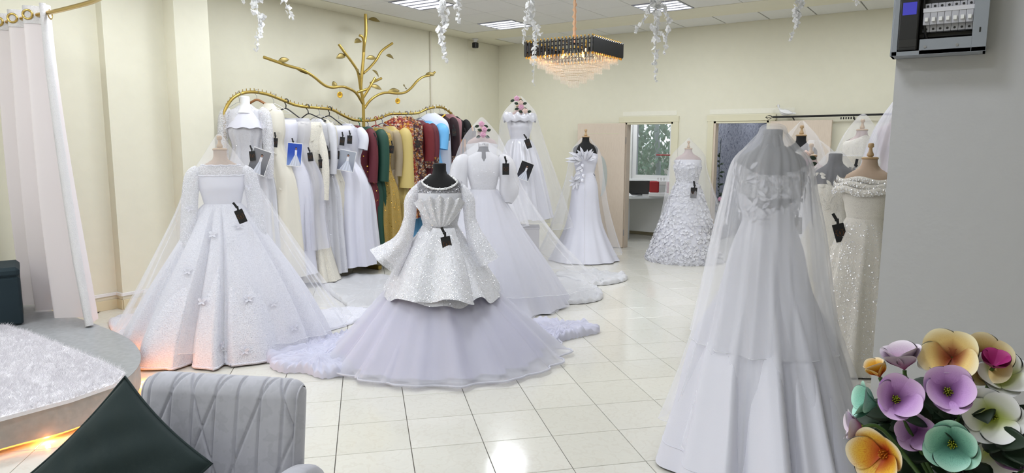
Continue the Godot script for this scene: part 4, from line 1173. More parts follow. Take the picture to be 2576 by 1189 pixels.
	garment("hanging_dress", "pink glittering blouse beside the velvet dress", -7.86, y, dressp(0.18, 0.18, 0.17, 0.2, 1.1, 0.1, 0.1), M.pink_glitter, {"group": C, "dx": 0.18})
	garment("hanging_dress", "plain black dress near the far end of the rail", -8.0, y, dressp(0.18, 0.18, 0.17, 0.22, 1.3, 0.1, 0.1), M.black_cloth, {"sleeve": [0.5, 0.05], "group": C, "dx": 0.16})
	garment("hanging_dress", "orange gold ruffled blouse at the far end of the rail", -8.12, y, dressp(0.17, 0.17, 0.15, 0.16, 0.5, 0.1, 0.1), M.orange_gold, {"amp": 0.3, "nf": 11, "group": C, "dx": 0.2})
	# hangers
	for h in [[-4.51, "wire", M.white_plastic, "thin steel hook hanger of the beaded gown at the near end"], [-4.73, "wood", M.wood_hanger, "curved wooden hanger near the left end of the rail"], [-4.95, "wire", M.white_plastic, "white wire hanger beside the wooden hanger"], [-5.12, "clip", M.black_plastic, "black clip hanger tilted on the rail"], [-5.42, "clip", M.black_plastic, "black hanger with clips above the sequined lace gown"], [-5.6, "wire", M.steel, "steel wire hanger above the narrow ivory gown"], [-5.76, "clip", M.black_plastic, "black hanger tilted above the off-shoulder satin gown"], [-5.9, "wire", M.white_plastic, "white wire hanger above the feather fringe gown"], [-6.08, "wire", M.steel, "steel hanger above the burgundy dress"], [-6.25, "plastic", M.green_plastic, "green plastic hanger on the rail"], [-6.4, "plastic", M.grey_plastic, "grey plastic hanger beside the trunk of the rack"], [-6.54, "plastic", M.red_plastic, "red plastic hanger on the rail"], [-6.66, "plastic", M.grey_plastic, "grey plastic hanger above the brocade coat dress"], [-6.84, "wire", M.white_plastic, "white hanger above the printed red dress"], [-7.0, "wood", M.wood_hanger, "brown wooden hanger above the red and black dress"], [-7.14, "plastic", M.grey_plastic, "grey hanger above the wine red ribbed dress"], [-7.25, "wire", M.steel, "steel hanger above the deep red dress"], [-7.4, "wire", M.grey_plastic, "grey wire hanger above the light blue dress"], [-7.56, "plastic", M.grey_plastic, "grey hook hanger of the garment bag"], [-7.72, "plastic", M.white_plastic, "white plastic hanger above the velvet dress"], [-7.86, "wire", M.steel, "steel hanger above the pink blouse"], [-8.0, "plastic", M.white_plastic, "white hanger above the black dress"], [-8.12, "wire", M.steel, "last steel hanger at the far end of the rail"]]:
		hanger(h[0], 0.6, h[1], h[2], h[3], 0.2, 0.12 * sin(h[0] * 9.0) if h[1] == "clip" else 0.0)
	# tags and photos
	for q in [[-6.32, 1.62, -4.4, "beside the photo of the bride in grey"], [-6.32, 1.76, -4.71, "on the ivory lace gown of the rail"], [-6.3, 1.7, -4.92, "above the blue photo"], [-6.28, 1.6, -5.12, "on the sheer tulle gown"], [-6.26, 1.52, -5.26, "on the leafy mermaid gown"], [-6.28, 1.62, -5.39, "on the sequined lace gown"], [-6.28, 1.62, -5.54, "beside the photo of the wide silver gown"], [-6.28, 1.78, -5.63, "on the off-shoulder satin gown of the rail"], [-6.3, 1.8, -5.76, "on the feather fringe gown"], [-6.3, 1.73, -5.98, "on the burgundy dress"], [-6.3, 1.78, -6.17, "on the dark green dress"], [-6.28, 1.68, -6.46, "on the gold dress"], [-6.28, 1.75, -6.75, "on the printed red dress"], [-6.28, 1.75, -6.93, "on the red and black dress"], [-6.26, 1.82, -7.32, "on the light blue dress"], [-6.26, 1.85, -7.57, "on the garment bag edge"], [-6.26, 1.92, -7.7, "on the velvet dress"], [-6.24, 1.88, -7.94, "on the plain black dress"], [-6.22, 1.9, -8.14, "on the orange gold blouse"]]:
		swing_tag(Vector3(q[0], q[1], q[2]), 0.75, 0.12 * sin(q[2] * 7.0), q[3], 0.95)
	photo_print(Vector3(-6.28, 1.46, -4.46), 0.75, -0.35, "printed photo of a bride before a grey wall hung on the near gown", T.photo_grey, 0.19, 0.27)
	photo_print(Vector3(-6.26, 1.53, -4.9), 0.75, -0.1, "printed photo with bright blue sky hung on the strapless gown", T.photo_blue, 0.16, 0.26)
	photo_print(Vector3(-6.22, 1.45, -5.62), 0.75, -0.2, "printed photo of a wide silver gown hung on the satin gown", T.photo_silver, 0.2, 0.25)

# ---------- chandelier and garlands ----------
func make_chandelier() -> void:
	var c := Vector3(-3.31, 0, -5.93)
	var t := thing("chandelier", "rectangular chandelier with black slats, gold tips and tiers of crystals", "chandelier", c)
	var hx := 0.37
	var hz := 0.31
	var y0 := 2.5
	var y1 := 2.64
	var fr := MB.new()
	for y in [y0 + 0.03, y1 - 0.03]:
		for s in [-1, 1]:
			fr.cbox(Vector3(0, y, s * (hz - 0.012)), Vector3(hx * 2, 0.008, 0.008), 0.001)
			fr.cbox(Vector3(s * (hx - 0.012), y, 0), Vector3(0.008, 0.008, hz * 2), 0.001)
	fr.cbox(Vector3(0, y1 - 0.02, 0), Vector3(hx * 1.9, 0.01, 0.03), 0.001)
	fr.cbox(Vector3(0, y1 - 0.02, 0), Vector3(0.03, 0.01, hz * 1.9), 0.001)
	part(t, "frame", fr.mesh(), M.black_metal)
	var slat := MB.new().prism(PackedVector2Array([Vector2(-0.014, 0.0), Vector2(-0.006, -0.012), Vector2(0.006, -0.012), Vector2(0.014, 0.0), Vector2(0.014, 0.135), Vector2(-0.014, 0.115)]), 0.006).mesh()
	var tip := MB.new().tube([Vector3(0, 0, 0), Vector3(0, 0.022, 0)], 0.006, 6).mesh()
	for s in [-1, 1]:
		for k in 19:
			var p := Vector3(lerpf(-hx + 0.015, hx - 0.015, k / 18.0), y0, s * hz)
			var b := Basis(Vector3.UP, (0.0 if s > 0 else PI) - 0.35)
			part(t, "slat", slat, M.slat_black, p, b)
			part(t, "gold_tip", tip, M.gold_bright, p + Vector3(0, 0.125, -s * 0.014))
			part(t, "gold_tip", tip, M.gold_bright, p + Vector3(0, -0.028, -s * 0.006))
		for k in 16:
			var p := Vector3(s * hx, y0, lerpf(-hz + 0.015, hz - 0.015, k / 15.0))
			var b := Basis(Vector3.UP, s * PI / 2 - 0.35)
			part(t, "slat", slat, M.slat_black, p, b)
			part(t, "gold_tip", tip, M.gold_bright, p + Vector3(-s * 0.014, 0.125, 0))
			part(t, "gold_tip", tip, M.gold_bright, p + Vector3(-s * 0.006, -0.028, 0))
	var cry := MB.new().tube([Vector3(0, 0, 0), Vector3(0, -0.008, 0), Vector3(0, -0.062, 0), Vector3(0, -0.072, 0)], [0.002, 0.0075, 0.0075, 0.001], 6).mesh()
	var lv := [[0.335, 0.28, 2.495], [0.275, 0.23, 2.45], [0.215, 0.18, 2.405], [0.155, 0.13, 2.35], [0.1, 0.085, 2.31], [0.042, 0.035, 2.27]]
	for q in lv:
		var xs := []
		for e in 4:
			var along: float = q[0] if e < 2 else q[1]
			var n := int(along * 2.0 / 0.02)
			for k in n:
				var f := lerpf(-along, along, (k + 0.5) / n)
				var p := Vector3(f, q[2], q[1] * (1 if e == 0 else -1)) if e < 2 else Vector3(q[0] * (1 if e == 2 else -1), q[2], f)
				xs.append(Transform3D(Basis(Vector3.UP, k * 0.4), p))
		scatter(t, "crystal_tier", cry, M.crystal, xs)
		var rg := MB.new()
		for s in [-1, 1]:
			rg.cbox(Vector3(0, q[2] + 0.002, s * q[1]), Vector3(q[0] * 2, 0.003, 0.003), 0.0005)
			rg.cbox(Vector3(s * q[0], q[2] + 0.002, 0), Vector3(0.003, 0.003, q[1] * 2), 0.0005)
		part(t, "tier_rim", rg.mesh(), M.gold_dull)
	for q in [[-0.22, 0.16], [0.0, 0.18], [0.22, 0.16], [-0.22, -0.16], [0.0, -0.18], [0.22, -0.16], [-0.1, 0.0], [0.1, 0.0]]:
		part(t, "bulb", lathe([[0.0, 0.03], [0.006, 0.02], [0.013, 0.0], [0.011, -0.018], [0.0, -0.022]], 10), M.bulb, Vector3(q[0], 2.535, q[1]))
		part(t, "bulb_holder", MB.new().tube([Vector3(q[0], 2.552, q[1]), Vector3(q[0], 2.62, q[1])], 0.009, 8).mesh(), M.gold_bright)
	for q in [[-0.15, 0.1], [0.15, 0.1], [0.0, -0.1]]:
		var l := OmniLight3D.new()
		l.name = "bulb_light"
		t.add_child(l, true)
		l.position = Vector3(q[0], 2.5, q[1])
		l.light_color = Color(1.0, 0.72, 0.42)
		l.light_energy = 0.025
		l.light_size = 0.02
		l.omni_range = 12.0
		l.omni_attenuation = 2.0
		l.shadow_enabled = true
	var ch := []
	var n := 34
	for k in n:
		var y := lerpf(2.63, CEIL, k / float(n - 1))
		ch.append(Vector3(0.004 * sin(k * 2.1), y, 0.004 * cos(k * 1.7)))
	var rr := []
	for k in n:
		rr.append(0.016 + 0.006 * sin(k * 2.4))
	part(t, "chain_sleeve", MB.new().tube(ch, rr, 8).mesh(), M.copper_cloth)
	part(t, "ceiling_rose", lathe([[0.0, 0.0], [0.07, 0.0], [0.075, -0.01], [0.05, -0.03], [0.0, -0.035]], 20), M.gold_bright, Vector3(0, CEIL, 0))

func make_garland(label: String, pts: Array, n: int, size: float, leafy := 0) -> void:
	var top: Vector3 = pts[0]
	var t := thing("flower_garland", label, "garland", Vector3(top.x, CEIL, top.z), 0.0, "white artificial flower garlands hanging from the ceiling")
	var off := Vector3(top.x, CEIL, top.z)
	var line := []
	for p in crv(pts, 20):
		line.append(p - off)
	part(t, "thread", MB.new().tube([Vector3.ZERO, line[0]], 0.0012, 4).mesh(), M.garland)
	part(t, "stem", MB.new().tube(line, 0.002, 5).mesh(), M.garland)
	var r := RandomNumberGenerator.new()
	r.seed = int(absf(top.x) * 1000.0)
	n = int(n * 1.35)
	for k in n:
		var f := (k + 0.5) / n
		var s := 1.2 * size * lerpf(1.0, 0.35, f * f) * r.randf_range(0.8, 1.15)
		var i := f * 20.0
		var p: Vector3 = line[int(i)].lerp(line[mini(int(i) + 1, 20)], i - int(i))
		var off2 := Vector3(r.randf_range(-1, 1), r.randf_range(-0.4, 0.4), r.randf_range(-1, 1)) * s * 0.7
		if leafy > 0 and k % leafy == 0:
			part(t, "leaf", T.white_leaf, M.garland, p, Basis.from_euler(Vector3(r.randf_range(-0.6, 0.6) + PI, r.randf() * TAU, r.randf_range(-0.9, 0.9))) * Basis.from_scale(Vector3.ONE * s * 1.6))
		else:
			part(t, "blossom", T.blossom, M.garland, p + off2, Basis.from_euler(Vector3(r.randf_range(-0.9, 0.9), r.randf() * TAU, r.randf() * TAU)) * Basis.from_scale(Vector3.ONE * s))

func make_garlands() -> void:
	make_garland("long white blossom garland hanging over the left end of the gold rack", [Vector3(-4.16, 2.75, -2.98), Vector3(-4.15, 2.6, -2.98), Vector3(-4.13, 2.45, -2.99), Vector3(-4.16, 2.28, -2.97)], 30, 0.034)
	make_garland("short white blossom tip at the top edge left of the long garland", [Vector3(-4.26, 2.75, -2.91), Vector3(-4.23, 2.6, -2.93)], 9, 0.03)
	make_garland("short white garland slanting over the gold rack", [Vector3(-4.04, 2.75, -3.06), Vector3(-3.99, 2.62, -3.09), Vector3(-3.945, 2.49, -3.12)], 17, 0.03)
	make_garland("long white garland hanging in front of the wall duct", [Vector3(-3.09, 2.62, -3.7), Vector3(-3.09, 2.5, -3.7), Vector3(-3.1, 2.35, -3.69), Vector3(-3.07, 2.21, -3.71)], 32, 0.034)
	make_garland("short white garland beside the long one before the wall duct", [Vector3(-3.01, 2.75, -3.76), Vector3(-3.01, 2.6, -3.76), Vector3(-3.01, 2.47, -3.76)], 18, 0.03)
	make_garland("leafy white garland hanging left of the chandelier", [Vector3(-2.59, 2.7, -4.04), Vector3(-2.6, 2.55, -4.03), Vector3(-2.56, 2.42, -4.06), Vector3(-2.57, 2.3, -4.05), Vector3(-2.577, 2.065, -4.05)], 38, 0.03, 2)
	make_garland("thin white blossom strand nearest the left end of the chandelier", [Vector3(-2.615, 2.58, -4.03), Vector3(-2.63, 2.45, -4.01), Vector3(-2.635, 2.33, -4.01)], 15, 0.022)
	make_garland("slanting white strand right of the chandelier", [Vector3(-1.9, 2.7, -4.51), Vector3(-1.94, 2.55, -4.49), Vector3(-2.005, 2.41, -4.44)], 20, 0.028)
	make_garland("long white garland with leaves hanging right of the chandelier", [Vector3(-1.9, 2.62, -4.51), Vector3(-1.88, 2.5, -4.53), Vector3(-1.885, 2.29, -4.52), Vector3(-1.88, 2.09, -4.53)], 40, 0.032, 4)
	make_garland("second leafy strand beside the long garland right of the chandelier", [Vector3(-1.86, 2.62, -4.6), Vector3(-1.83, 2.5, -4.61), Vector3(-1.84, 2.38, -4.6), Vector3(-1.85, 2.28, -4.6)], 18, 0.03, 3)
	make_garland("white garland hanging alone before the upper right wall", [Vector3(-1.07, 2.75, -5.08), Vector3(-1.08, 2.63, -5.07), Vector3(-1.09, 2.5, -5.06), Vector3(-1.118, 2.36, -5.04)], 28, 0.032)
	make_garland("white blossom tip at the top edge near the electric box", [Vector3(-0.78, 2.78, -5.27), Vector3(-0.76, 2.6, -5.28)], 8, 0.032)

# ---------- podium, curtain, seats ----------
func podium_poly(inset: float) -> PackedVector2Array:
	var out := PackedVector2Array()
	var c := [Vector3(-4.17, 0, 1.6), Vector3(-4.17, 0, 0.0), Vector3(-4.17, 0, -1.2), Vector3(-4.13, 0, -1.62), Vector3(-4.25, 0, -1.98), Vector3(-4.6, 0, -2.26), Vector3(-5.13, 0, -2.44), Vector3(-5.8, 0, -2.5), Vector3(-6.4, 0, -2.5), Vector3(-7.02, 0, -2.5)]
	for p in crv(c, 54):
		var q := Vector2(p.x, p.z)
		var to := (Vector2(-5.8, -0.8) - q).normalized()
		q += to * inset
		out.append(q)
	out.append(Vector2(-7.02, 1.6 - inset))
	return out

func make_podium() -> void:
	var t := thing("podium", "low grey podium with rounded corner and a warm light strip below", "podium")
	var up := Transform3D(Basis(Vector3(1, 0, 0), Vector3(0, 0, 1), Vector3(0, 1, 0)), Vector3(0, 0.035, 0))
	part(t, "platform", MB.new().prism(podium_poly(0.0), 0.16, up).mesh(), M.laminate)
	part(t, "top_board", MB.new().prism(podium_poly(-0.008), 0.006, up.translated(Vector3(0, 0.16, 0))).mesh(), M.laminate_top)
	part(t, "plinth", MB.new().prism(podium_poly(0.05), 0.035, up.translated(Vector3(0, -0.035, 0))).mesh(), M.laminate)
	var line := []
	for q in podium_poly(0.022).slice(0, 54):
		line.append(Vector3(q.x, 0.026, q.y))
	part(t, "light_strip", MB.new().tube(line, 0.006, 6).mesh(), M.led)
	var pp := podium_poly(0.0)
	for i in range(16, 50, 5):
		var l := OmniLight3D.new()
		l.name = "strip_light"
		t.add_child(l, true)
		l.position = Vector3(pp[i].x, 0.025, pp[i].y) + Vector3(-0.008, 0, 0.008)
		l.light_color = Color(1.0, 0.58, 0.22)
		l.light_energy = 0.06
		l.light_size = 0.012
		l.omni_range = 10.0
		l.omni_attenuation = 2.0
		l.shadow_enabled = true
	# fur rug
	var r := thing("fur_rug", "fluffy white fur rug lying on the podium", "rug")
	var rp := PackedVector2Array([Vector2(-6.35, -2.04), Vector2(-5.9, -2.07), Vector2(-5.25, -2.06), Vector2(-4.65, -2.05), Vector2(-4.3, -2.02), Vector2(-4.15, -1.88), Vector2(-4.1, -1.62), Vector2(-4.12, -1.2), Vector2(-4.14, -0.4), Vector2(-6.35, -0.4)])
	part(r, "hide", MB.new().prism(rp, 0.022, up.translated(Vector3(0, 0.166, 0))).mesh(), M.fur)
	rng.seed = 9
	var xs := []
	var noise := FastNoiseLite.new()
	noise.frequency = 4.0
	while xs.size() < 80000:
		var q := Vector2(rng.randf_range(-6.35, -4.08), rng.randf_range(-2.08, -0.75))
		if not Geometry2D.is_point_in_polygon(q, rp):
			continue
		var d := noise.get_noise_2d(q.x, q.y) * 3.0
		var b := Basis.from_euler(Vector3(sin(d * 2.0) * 0.9 + rng.randf_range(-0.4, 0.4), rng.randf() * TAU, cos(d * 3.0) * 0.9 + rng.randf_range(-0.4, 0.4)))
		xs.append(Transform3D(b * Basis.from_scale(Vector3(0.006, rng.randf_range(0.025, 0.05), 0.006)), Vector3(q.x, 0.215, q.y)))
	scatter(r, "fur", T.strand, M.fur, xs)
	# pouf
	var p := thing("pouf", "dark teal upholstered cube pouf on the podium", "pouf", Vector3(-6.5, 0.201, -2.03), 1.22)
	part(p, "cushion_top", bx(Vector3(0, 0.43, 0), Vector3(0.47, 0.08, 0.47), 0.025), M.teal)
	part(p, "side_cover", bx(Vector3(0, 0.2, 0), Vector3(0.46, 0.39, 0.46), 0.015), M.teal)
	# curtain rail and curtain
	var c := thing("curtain_rail", "brass curtain rail curving from the left wall", "curtain rail")
	part(c, "rail", MB.new().tube(crv([Vector3(-7.03, 2.66, -2.49), Vector3(-6.4, 2.66, -2.49), Vector3(-5.8, 2.66, -2.5), Vector3(-5.2, 2.66, -2.46), Vector3(-4.6, 2.66, -2.25), Vector3(-4.25, 2.66, -1.9), Vector3(-4.18, 2.66, -1.3), Vector3(-4.17, 2.66, 0.2)], 60), 0.017, 10).mesh(), M.brass)
	part(c, "wall_plate", MB.new().tube([Vector3(-7.03, 2.66, -2.49), Vector3(-7.012, 2.66, -2.49)], 0.035, 14).mesh(), M.brass)
	part(c, "ceiling_rod", MB.new().tube([Vector3(-4.2, 2.66, -1.6), Vector3(-4.2, CEIL, -1.6)], 0.008, 8).mesh(), M.brass)
	var cu := thing("curtain", "heavy white curtain hanging on brass grommets beside the podium", "curtain")
	var ph := func(u: float): return u * 3.0 * TAU + 0.4
	var fn := func(u: float, v: float):
		var y := lerpf(2.73, 0.21, v)
		var x := lerpf(-7.0, -6.13, u)
		x += v * v * (0.02 + 0.4 * u * u * u) + 0.02 * sin(ph.call(u) * 2.0) * v
		var a := 0.07 + 0.02 * v
		var z: float = -2.49 + a * sin(ph.call(u)) + 0.03 * v * sin(u * 17.0 + v * 3.0)
		return Vector3(x, y, z)
	part(cu, "cloth", MB.new().grid(120, 40, fn).mesh(), M.curtain)
	part(cu, "heading_band", MB.new().grid(120, 4, func(u: float, v: float):
		var q: Vector3 = fn.call(u, v * 0.055)
		return q + Vector3(0.004, 0, 0.004)).mesh(), M.curtain_band)
	part(cu, "side_hem", MB.new().tube([fn.call(0.995, 0.0), fn.call(0.995, 0.2), fn.call(0.995, 0.4), fn.call(0.995, 0.6), fn.call(0.995, 0.8), fn.call(0.995, 1.0)], [0.022, 0.03, 0.032, 0.034, 0.034, 0.03], 10).mesh(), M.curtain_band)
	for k in 6:
		var u := (k + 0.5) / 6.0 + 0.02
		var q: Vector3 = fn.call(u, 0.028)
		var d: Vector3 = fn.call(u + 0.01, 0.028) - fn.call(u - 0.01, 0.028)
		var nrm := Vector3(-d.z, 0, d.x).normalized()
		var ring := []
		for i in 21:
			var a := TAU * i / 20.0
			ring.append(Vector3(0, 2.66, q.z) + Vector3(q.x, 0, 0) + (d.normalized() * cos(a) + Vector3.UP * sin(a)) * 0.034 + nrm * 0.006)
		part(cu, "grommet", MB.new().tube(ring, 0.009, 8, false).mesh(), M.brass)

func make_chair() -> void:
	var t := thing("armchair", "grey velvet armchair with a stitched diamond backrest in the foreground", "armchair", Vector3(-2.175, 0, -1.315), deg_to_rad(26.0))
	var w := 0.6
	var lean := 0.16
	# profile of the back: up the front, over the rounded top, down behind
	var prof := func(v: float):
		var s := v * 1.14
		if s < 0.47:
			return [lerpf(0.3, 0.75, s / 0.47), 0.06 + 0.012 * sin(s / 0.47 * PI), 0.0]
		if s < 0.67:
			var a := (s - 0.47) / 0.2 * PI
			return [0.75 + 0.06 * sin(a), 0.06 * cos(a), a]
		return [lerpf(0.75, 0.3, (s - 0.67) / 0.47), -0.06, PI]
	part(t, "backrest", MB.new().grid(150, 200, func(u: float, v: float):
		var P: Array = prof.call(v)
		var x: float = (u - 0.5) * w
		var len := v * 1.14
		var gap := 0.086
		var d := absf(fposmod(x + gap * 0.5, gap) - gap * 0.5)
		d = minf(d, 0.93 * absf(fposmod(x - 0.36 * len + gap, gap * 2.0) - gap))
		d = minf(d, 0.93 * absf(fposmod(x + 0.36 * len + gap, gap * 4.0) - gap * 2.0))
		var groove := exp(-pow(d / 0.0035, 2.0)) * 0.01 * smoothstep(0.62, 0.55, len)
		var e := 0.025 * pow(absf(u - 0.5) * 2.0, 16.0)
		var k: float = P[2]
		var nrm := Vector3(0, sin(k), cos(k))
		var y: float = P[0]
		return Vector3(x, y, P[1] - (y - 0.34) * lean) - nrm * (groove + e)).mesh(), M.velvet)
	for s in [-1, 1]:
		part(t, "side_band", MB.new().grid(14, 40, func(u: float, v: float):
			var f: Array = prof.call(v * 0.5)
			var g: Array = prof.call(1.0 - v * 0.5)
			var y := lerpf(f[0], g[0], u)
			var z := lerpf(f[1] - 0.024 * cos(f[2]), g[1] + 0.022, u)
			return Vector3(s * (w * 0.5 + 0.012 * sin(u * PI) * (1.0 - pow(v, 6.0))), y - 0.024 * sin(f[2]), z - (y - 0.34) * lean)).mesh(), M.velvet)
		var pip := []
		for k in 30:
			var f: Array = prof.call(k / 29.0 * 0.5)
			pip.append(Vector3(s * w * 0.5, f[0] - 0.022 * sin(f[2]), f[1] - 0.022 * cos(f[2]) - (f[0] - 0.34) * lean))
		part(t, "piping", MB.new().tube(pip, 0.004, 6).mesh(), M.velvet)
		part(t, "armrest", MB.new().grid(24, 20, func(u: float, v: float):
			var a: float = u * TAU
			var e := pow(sin(PI * clampf(v, 0.02, 0.98)), 0.25)
			var z := lerpf(0.0, 0.62, v)
			var cs := signf(cos(a)) * pow(absf(cos(a)), 0.5)
			var ss := signf(sin(a)) * pow(absf(sin(a)), 0.5)
			return Vector3(s * (w * 0.5 + 0.065) + 0.06 * e * cs, 0.4 + 0.2 * e * ss - 0.02 * v, z - 0.03), true).mesh(), M.velvet)
	part(t, "seat", bx(Vector3(0, 0.34, 0.31), Vector3(w, 0.16, 0.62), 0.04), M.velvet)
	part(t, "seat_base", bx(Vector3(0, 0.2, 0.25), Vector3(w + 0.22, 0.1, 0.7), 0.01), M.velvet)
	for x in [-0.32, 0.32]:
		for z in [-0.05, 0.54]:
			part(t, "leg", MB.new().tube([Vector3(x, 0.16, z), Vector3(x * 1.05, 0.0, z)], [0.02, 0.012], 8).mesh(), M.gold_dull)
	# cushion
	var c := thing("cushion", "dark green square cushion leaning on the armchair back", "cushion", Vector3(-2.25, 0.575, -1.0))
	c.basis = Basis(Vector3.UP, deg_to_rad(32.0)) * Basis(Vector3.RIGHT, -0.5) * Basis(Vector3(0, 0, 1), deg_to_rad(52.0))
	var hs := 0.225
	part(c, "cover", MB.new().grid(60, 40, func(u: float, v: float):
		var a: float = (u - 0.5) * 2.0
		var b: float = (v * 2.0 - 0.5 if v < 0.5 else 1.5 - v * 2.0) * 2.0
		var sd := 1.0 if v < 0.5 else -1.0
		var px := a * hs * (1.0 - 0.08 * (1.0 - b * b) * absf(a))
		var py := b * hs * (1.0 - 0.08 * (1.0 - a * a) * absf(b))
		var th := 0.075 * pow(maxf(0.0, 1.0 - a * a), 0.45) * pow(maxf(0.0, 1.0 - b * b), 0.45)
		th += (0.007 * sin(a * 5.0 + b * 9.0) + 0.005 * sin(a * 14.0 - b * 6.0)) * (1.0 - b * b) * (1.0 - a * a)
		return Vector3(px, py, sd * th)).mesh(), M.green_cushion)
	var seam := []
	for k in 61:
		var s := k / 60.0 * 4.0
		var e := int(s) % 4
		var f := (s - floorf(s)) * 2.0 - 1.0
		var pin := 1.0 - 0.08 * (1.0 - f * f)
		seam.append([Vector3(f, -pin, 0), Vector3(pin, f, 0), Vector3(-f, pin, 0), Vector3(-pin, -f, 0)][e] * hs)
	part(c, "piping", MB.new().tube(seam, 0.005, 6, false).mesh(), M.green_cushion)

# ---------- foreground bouquet ----------
func petal_mesh(ln: float, wid: float, cup: float, tip: float) -> ArrayMesh:
	# base at the origin, growing along +y, cupped towards +z, closed with a thin back
	return MB.new().grid(24, 22, func(u: float, t: float):
		var v := sin(t * PI * 0.5)
		var front := u < 0.5
		var a: float = (u * 2.0 if front else 2.0 - u * 2.0) * 2.0 - 1.0
		var w := wid * pow(maxf(0.0, sin(PI * pow(v, 1.25 + 0.2 * tip))), 0.5) * (0.4 + 0.6 * smoothstep(0.0, 0.4, v))
		var z := cup * ln * (pow(v, 1.6) * 0.6 - 0.25 * pow(v, 5.0)) + wid * 0.13 * a * a * sin(PI * minf(v, 0.999))
		return Vector3(a * w * 0.5, ln * v, z + (0.0012 if front else -0.0012) * (1.0 - absf(a))), false).mesh()

func flower(label: String, at: Vector3, dir: Vector3, r: float, mat: Material, heart: Material, n := 6, open := 0.75, spin := 0.0, stem := true) -> void:
	var t := thing("artificial_flower", label, "flower", at, 0.0, "artificial flowers of the foreground bouquet")
	var z := dir.normalized()
	var x := Vector3.UP.cross(z).normalized()
	var b := Basis(x, z.cross(x), z)
	for k in n:
		var inner := k % 2 == 1
		var ang := TAU * k / n + spin
		var pb := b * Basis(Vector3(0, 0, 1), ang) * Basis(Vector3.RIGHT, (1.0 - open) * 1.35 + (0.12 if inner else 0.0))
		part(t, "petal", T.petal, mat, b.z * (0.002 if inner else 0.0), pb * Basis.from_scale(Vector3.ONE * r))
	if heart:
		var mb := MB.new()
		for k in 16:
			var a := TAU * k * 0.382
			var q := 0.14 * sqrt(k / 16.0)
			mb.tube([Vector3(cos(a) * q * 0.5, sin(a) * q * 0.5, 0) * r, Vector3(cos(a) * q, sin(a) * q, 0.34 - q) * r], [0.03 * r, 0.018 * r], 5)
		part(t, "stamens", mb.mesh(), heart, Vector3.ZERO, b)
	if stem:
		var foot := Vector3(0.03, 0.98, -1.36) - at
		part(t, "stem", MB.new().tube(crv([Vector3.ZERO, -z * 0.03, foot * 0.5 - z * 0.02, foot], 12), 0.0035, 6).mesh(), M.stem_green)

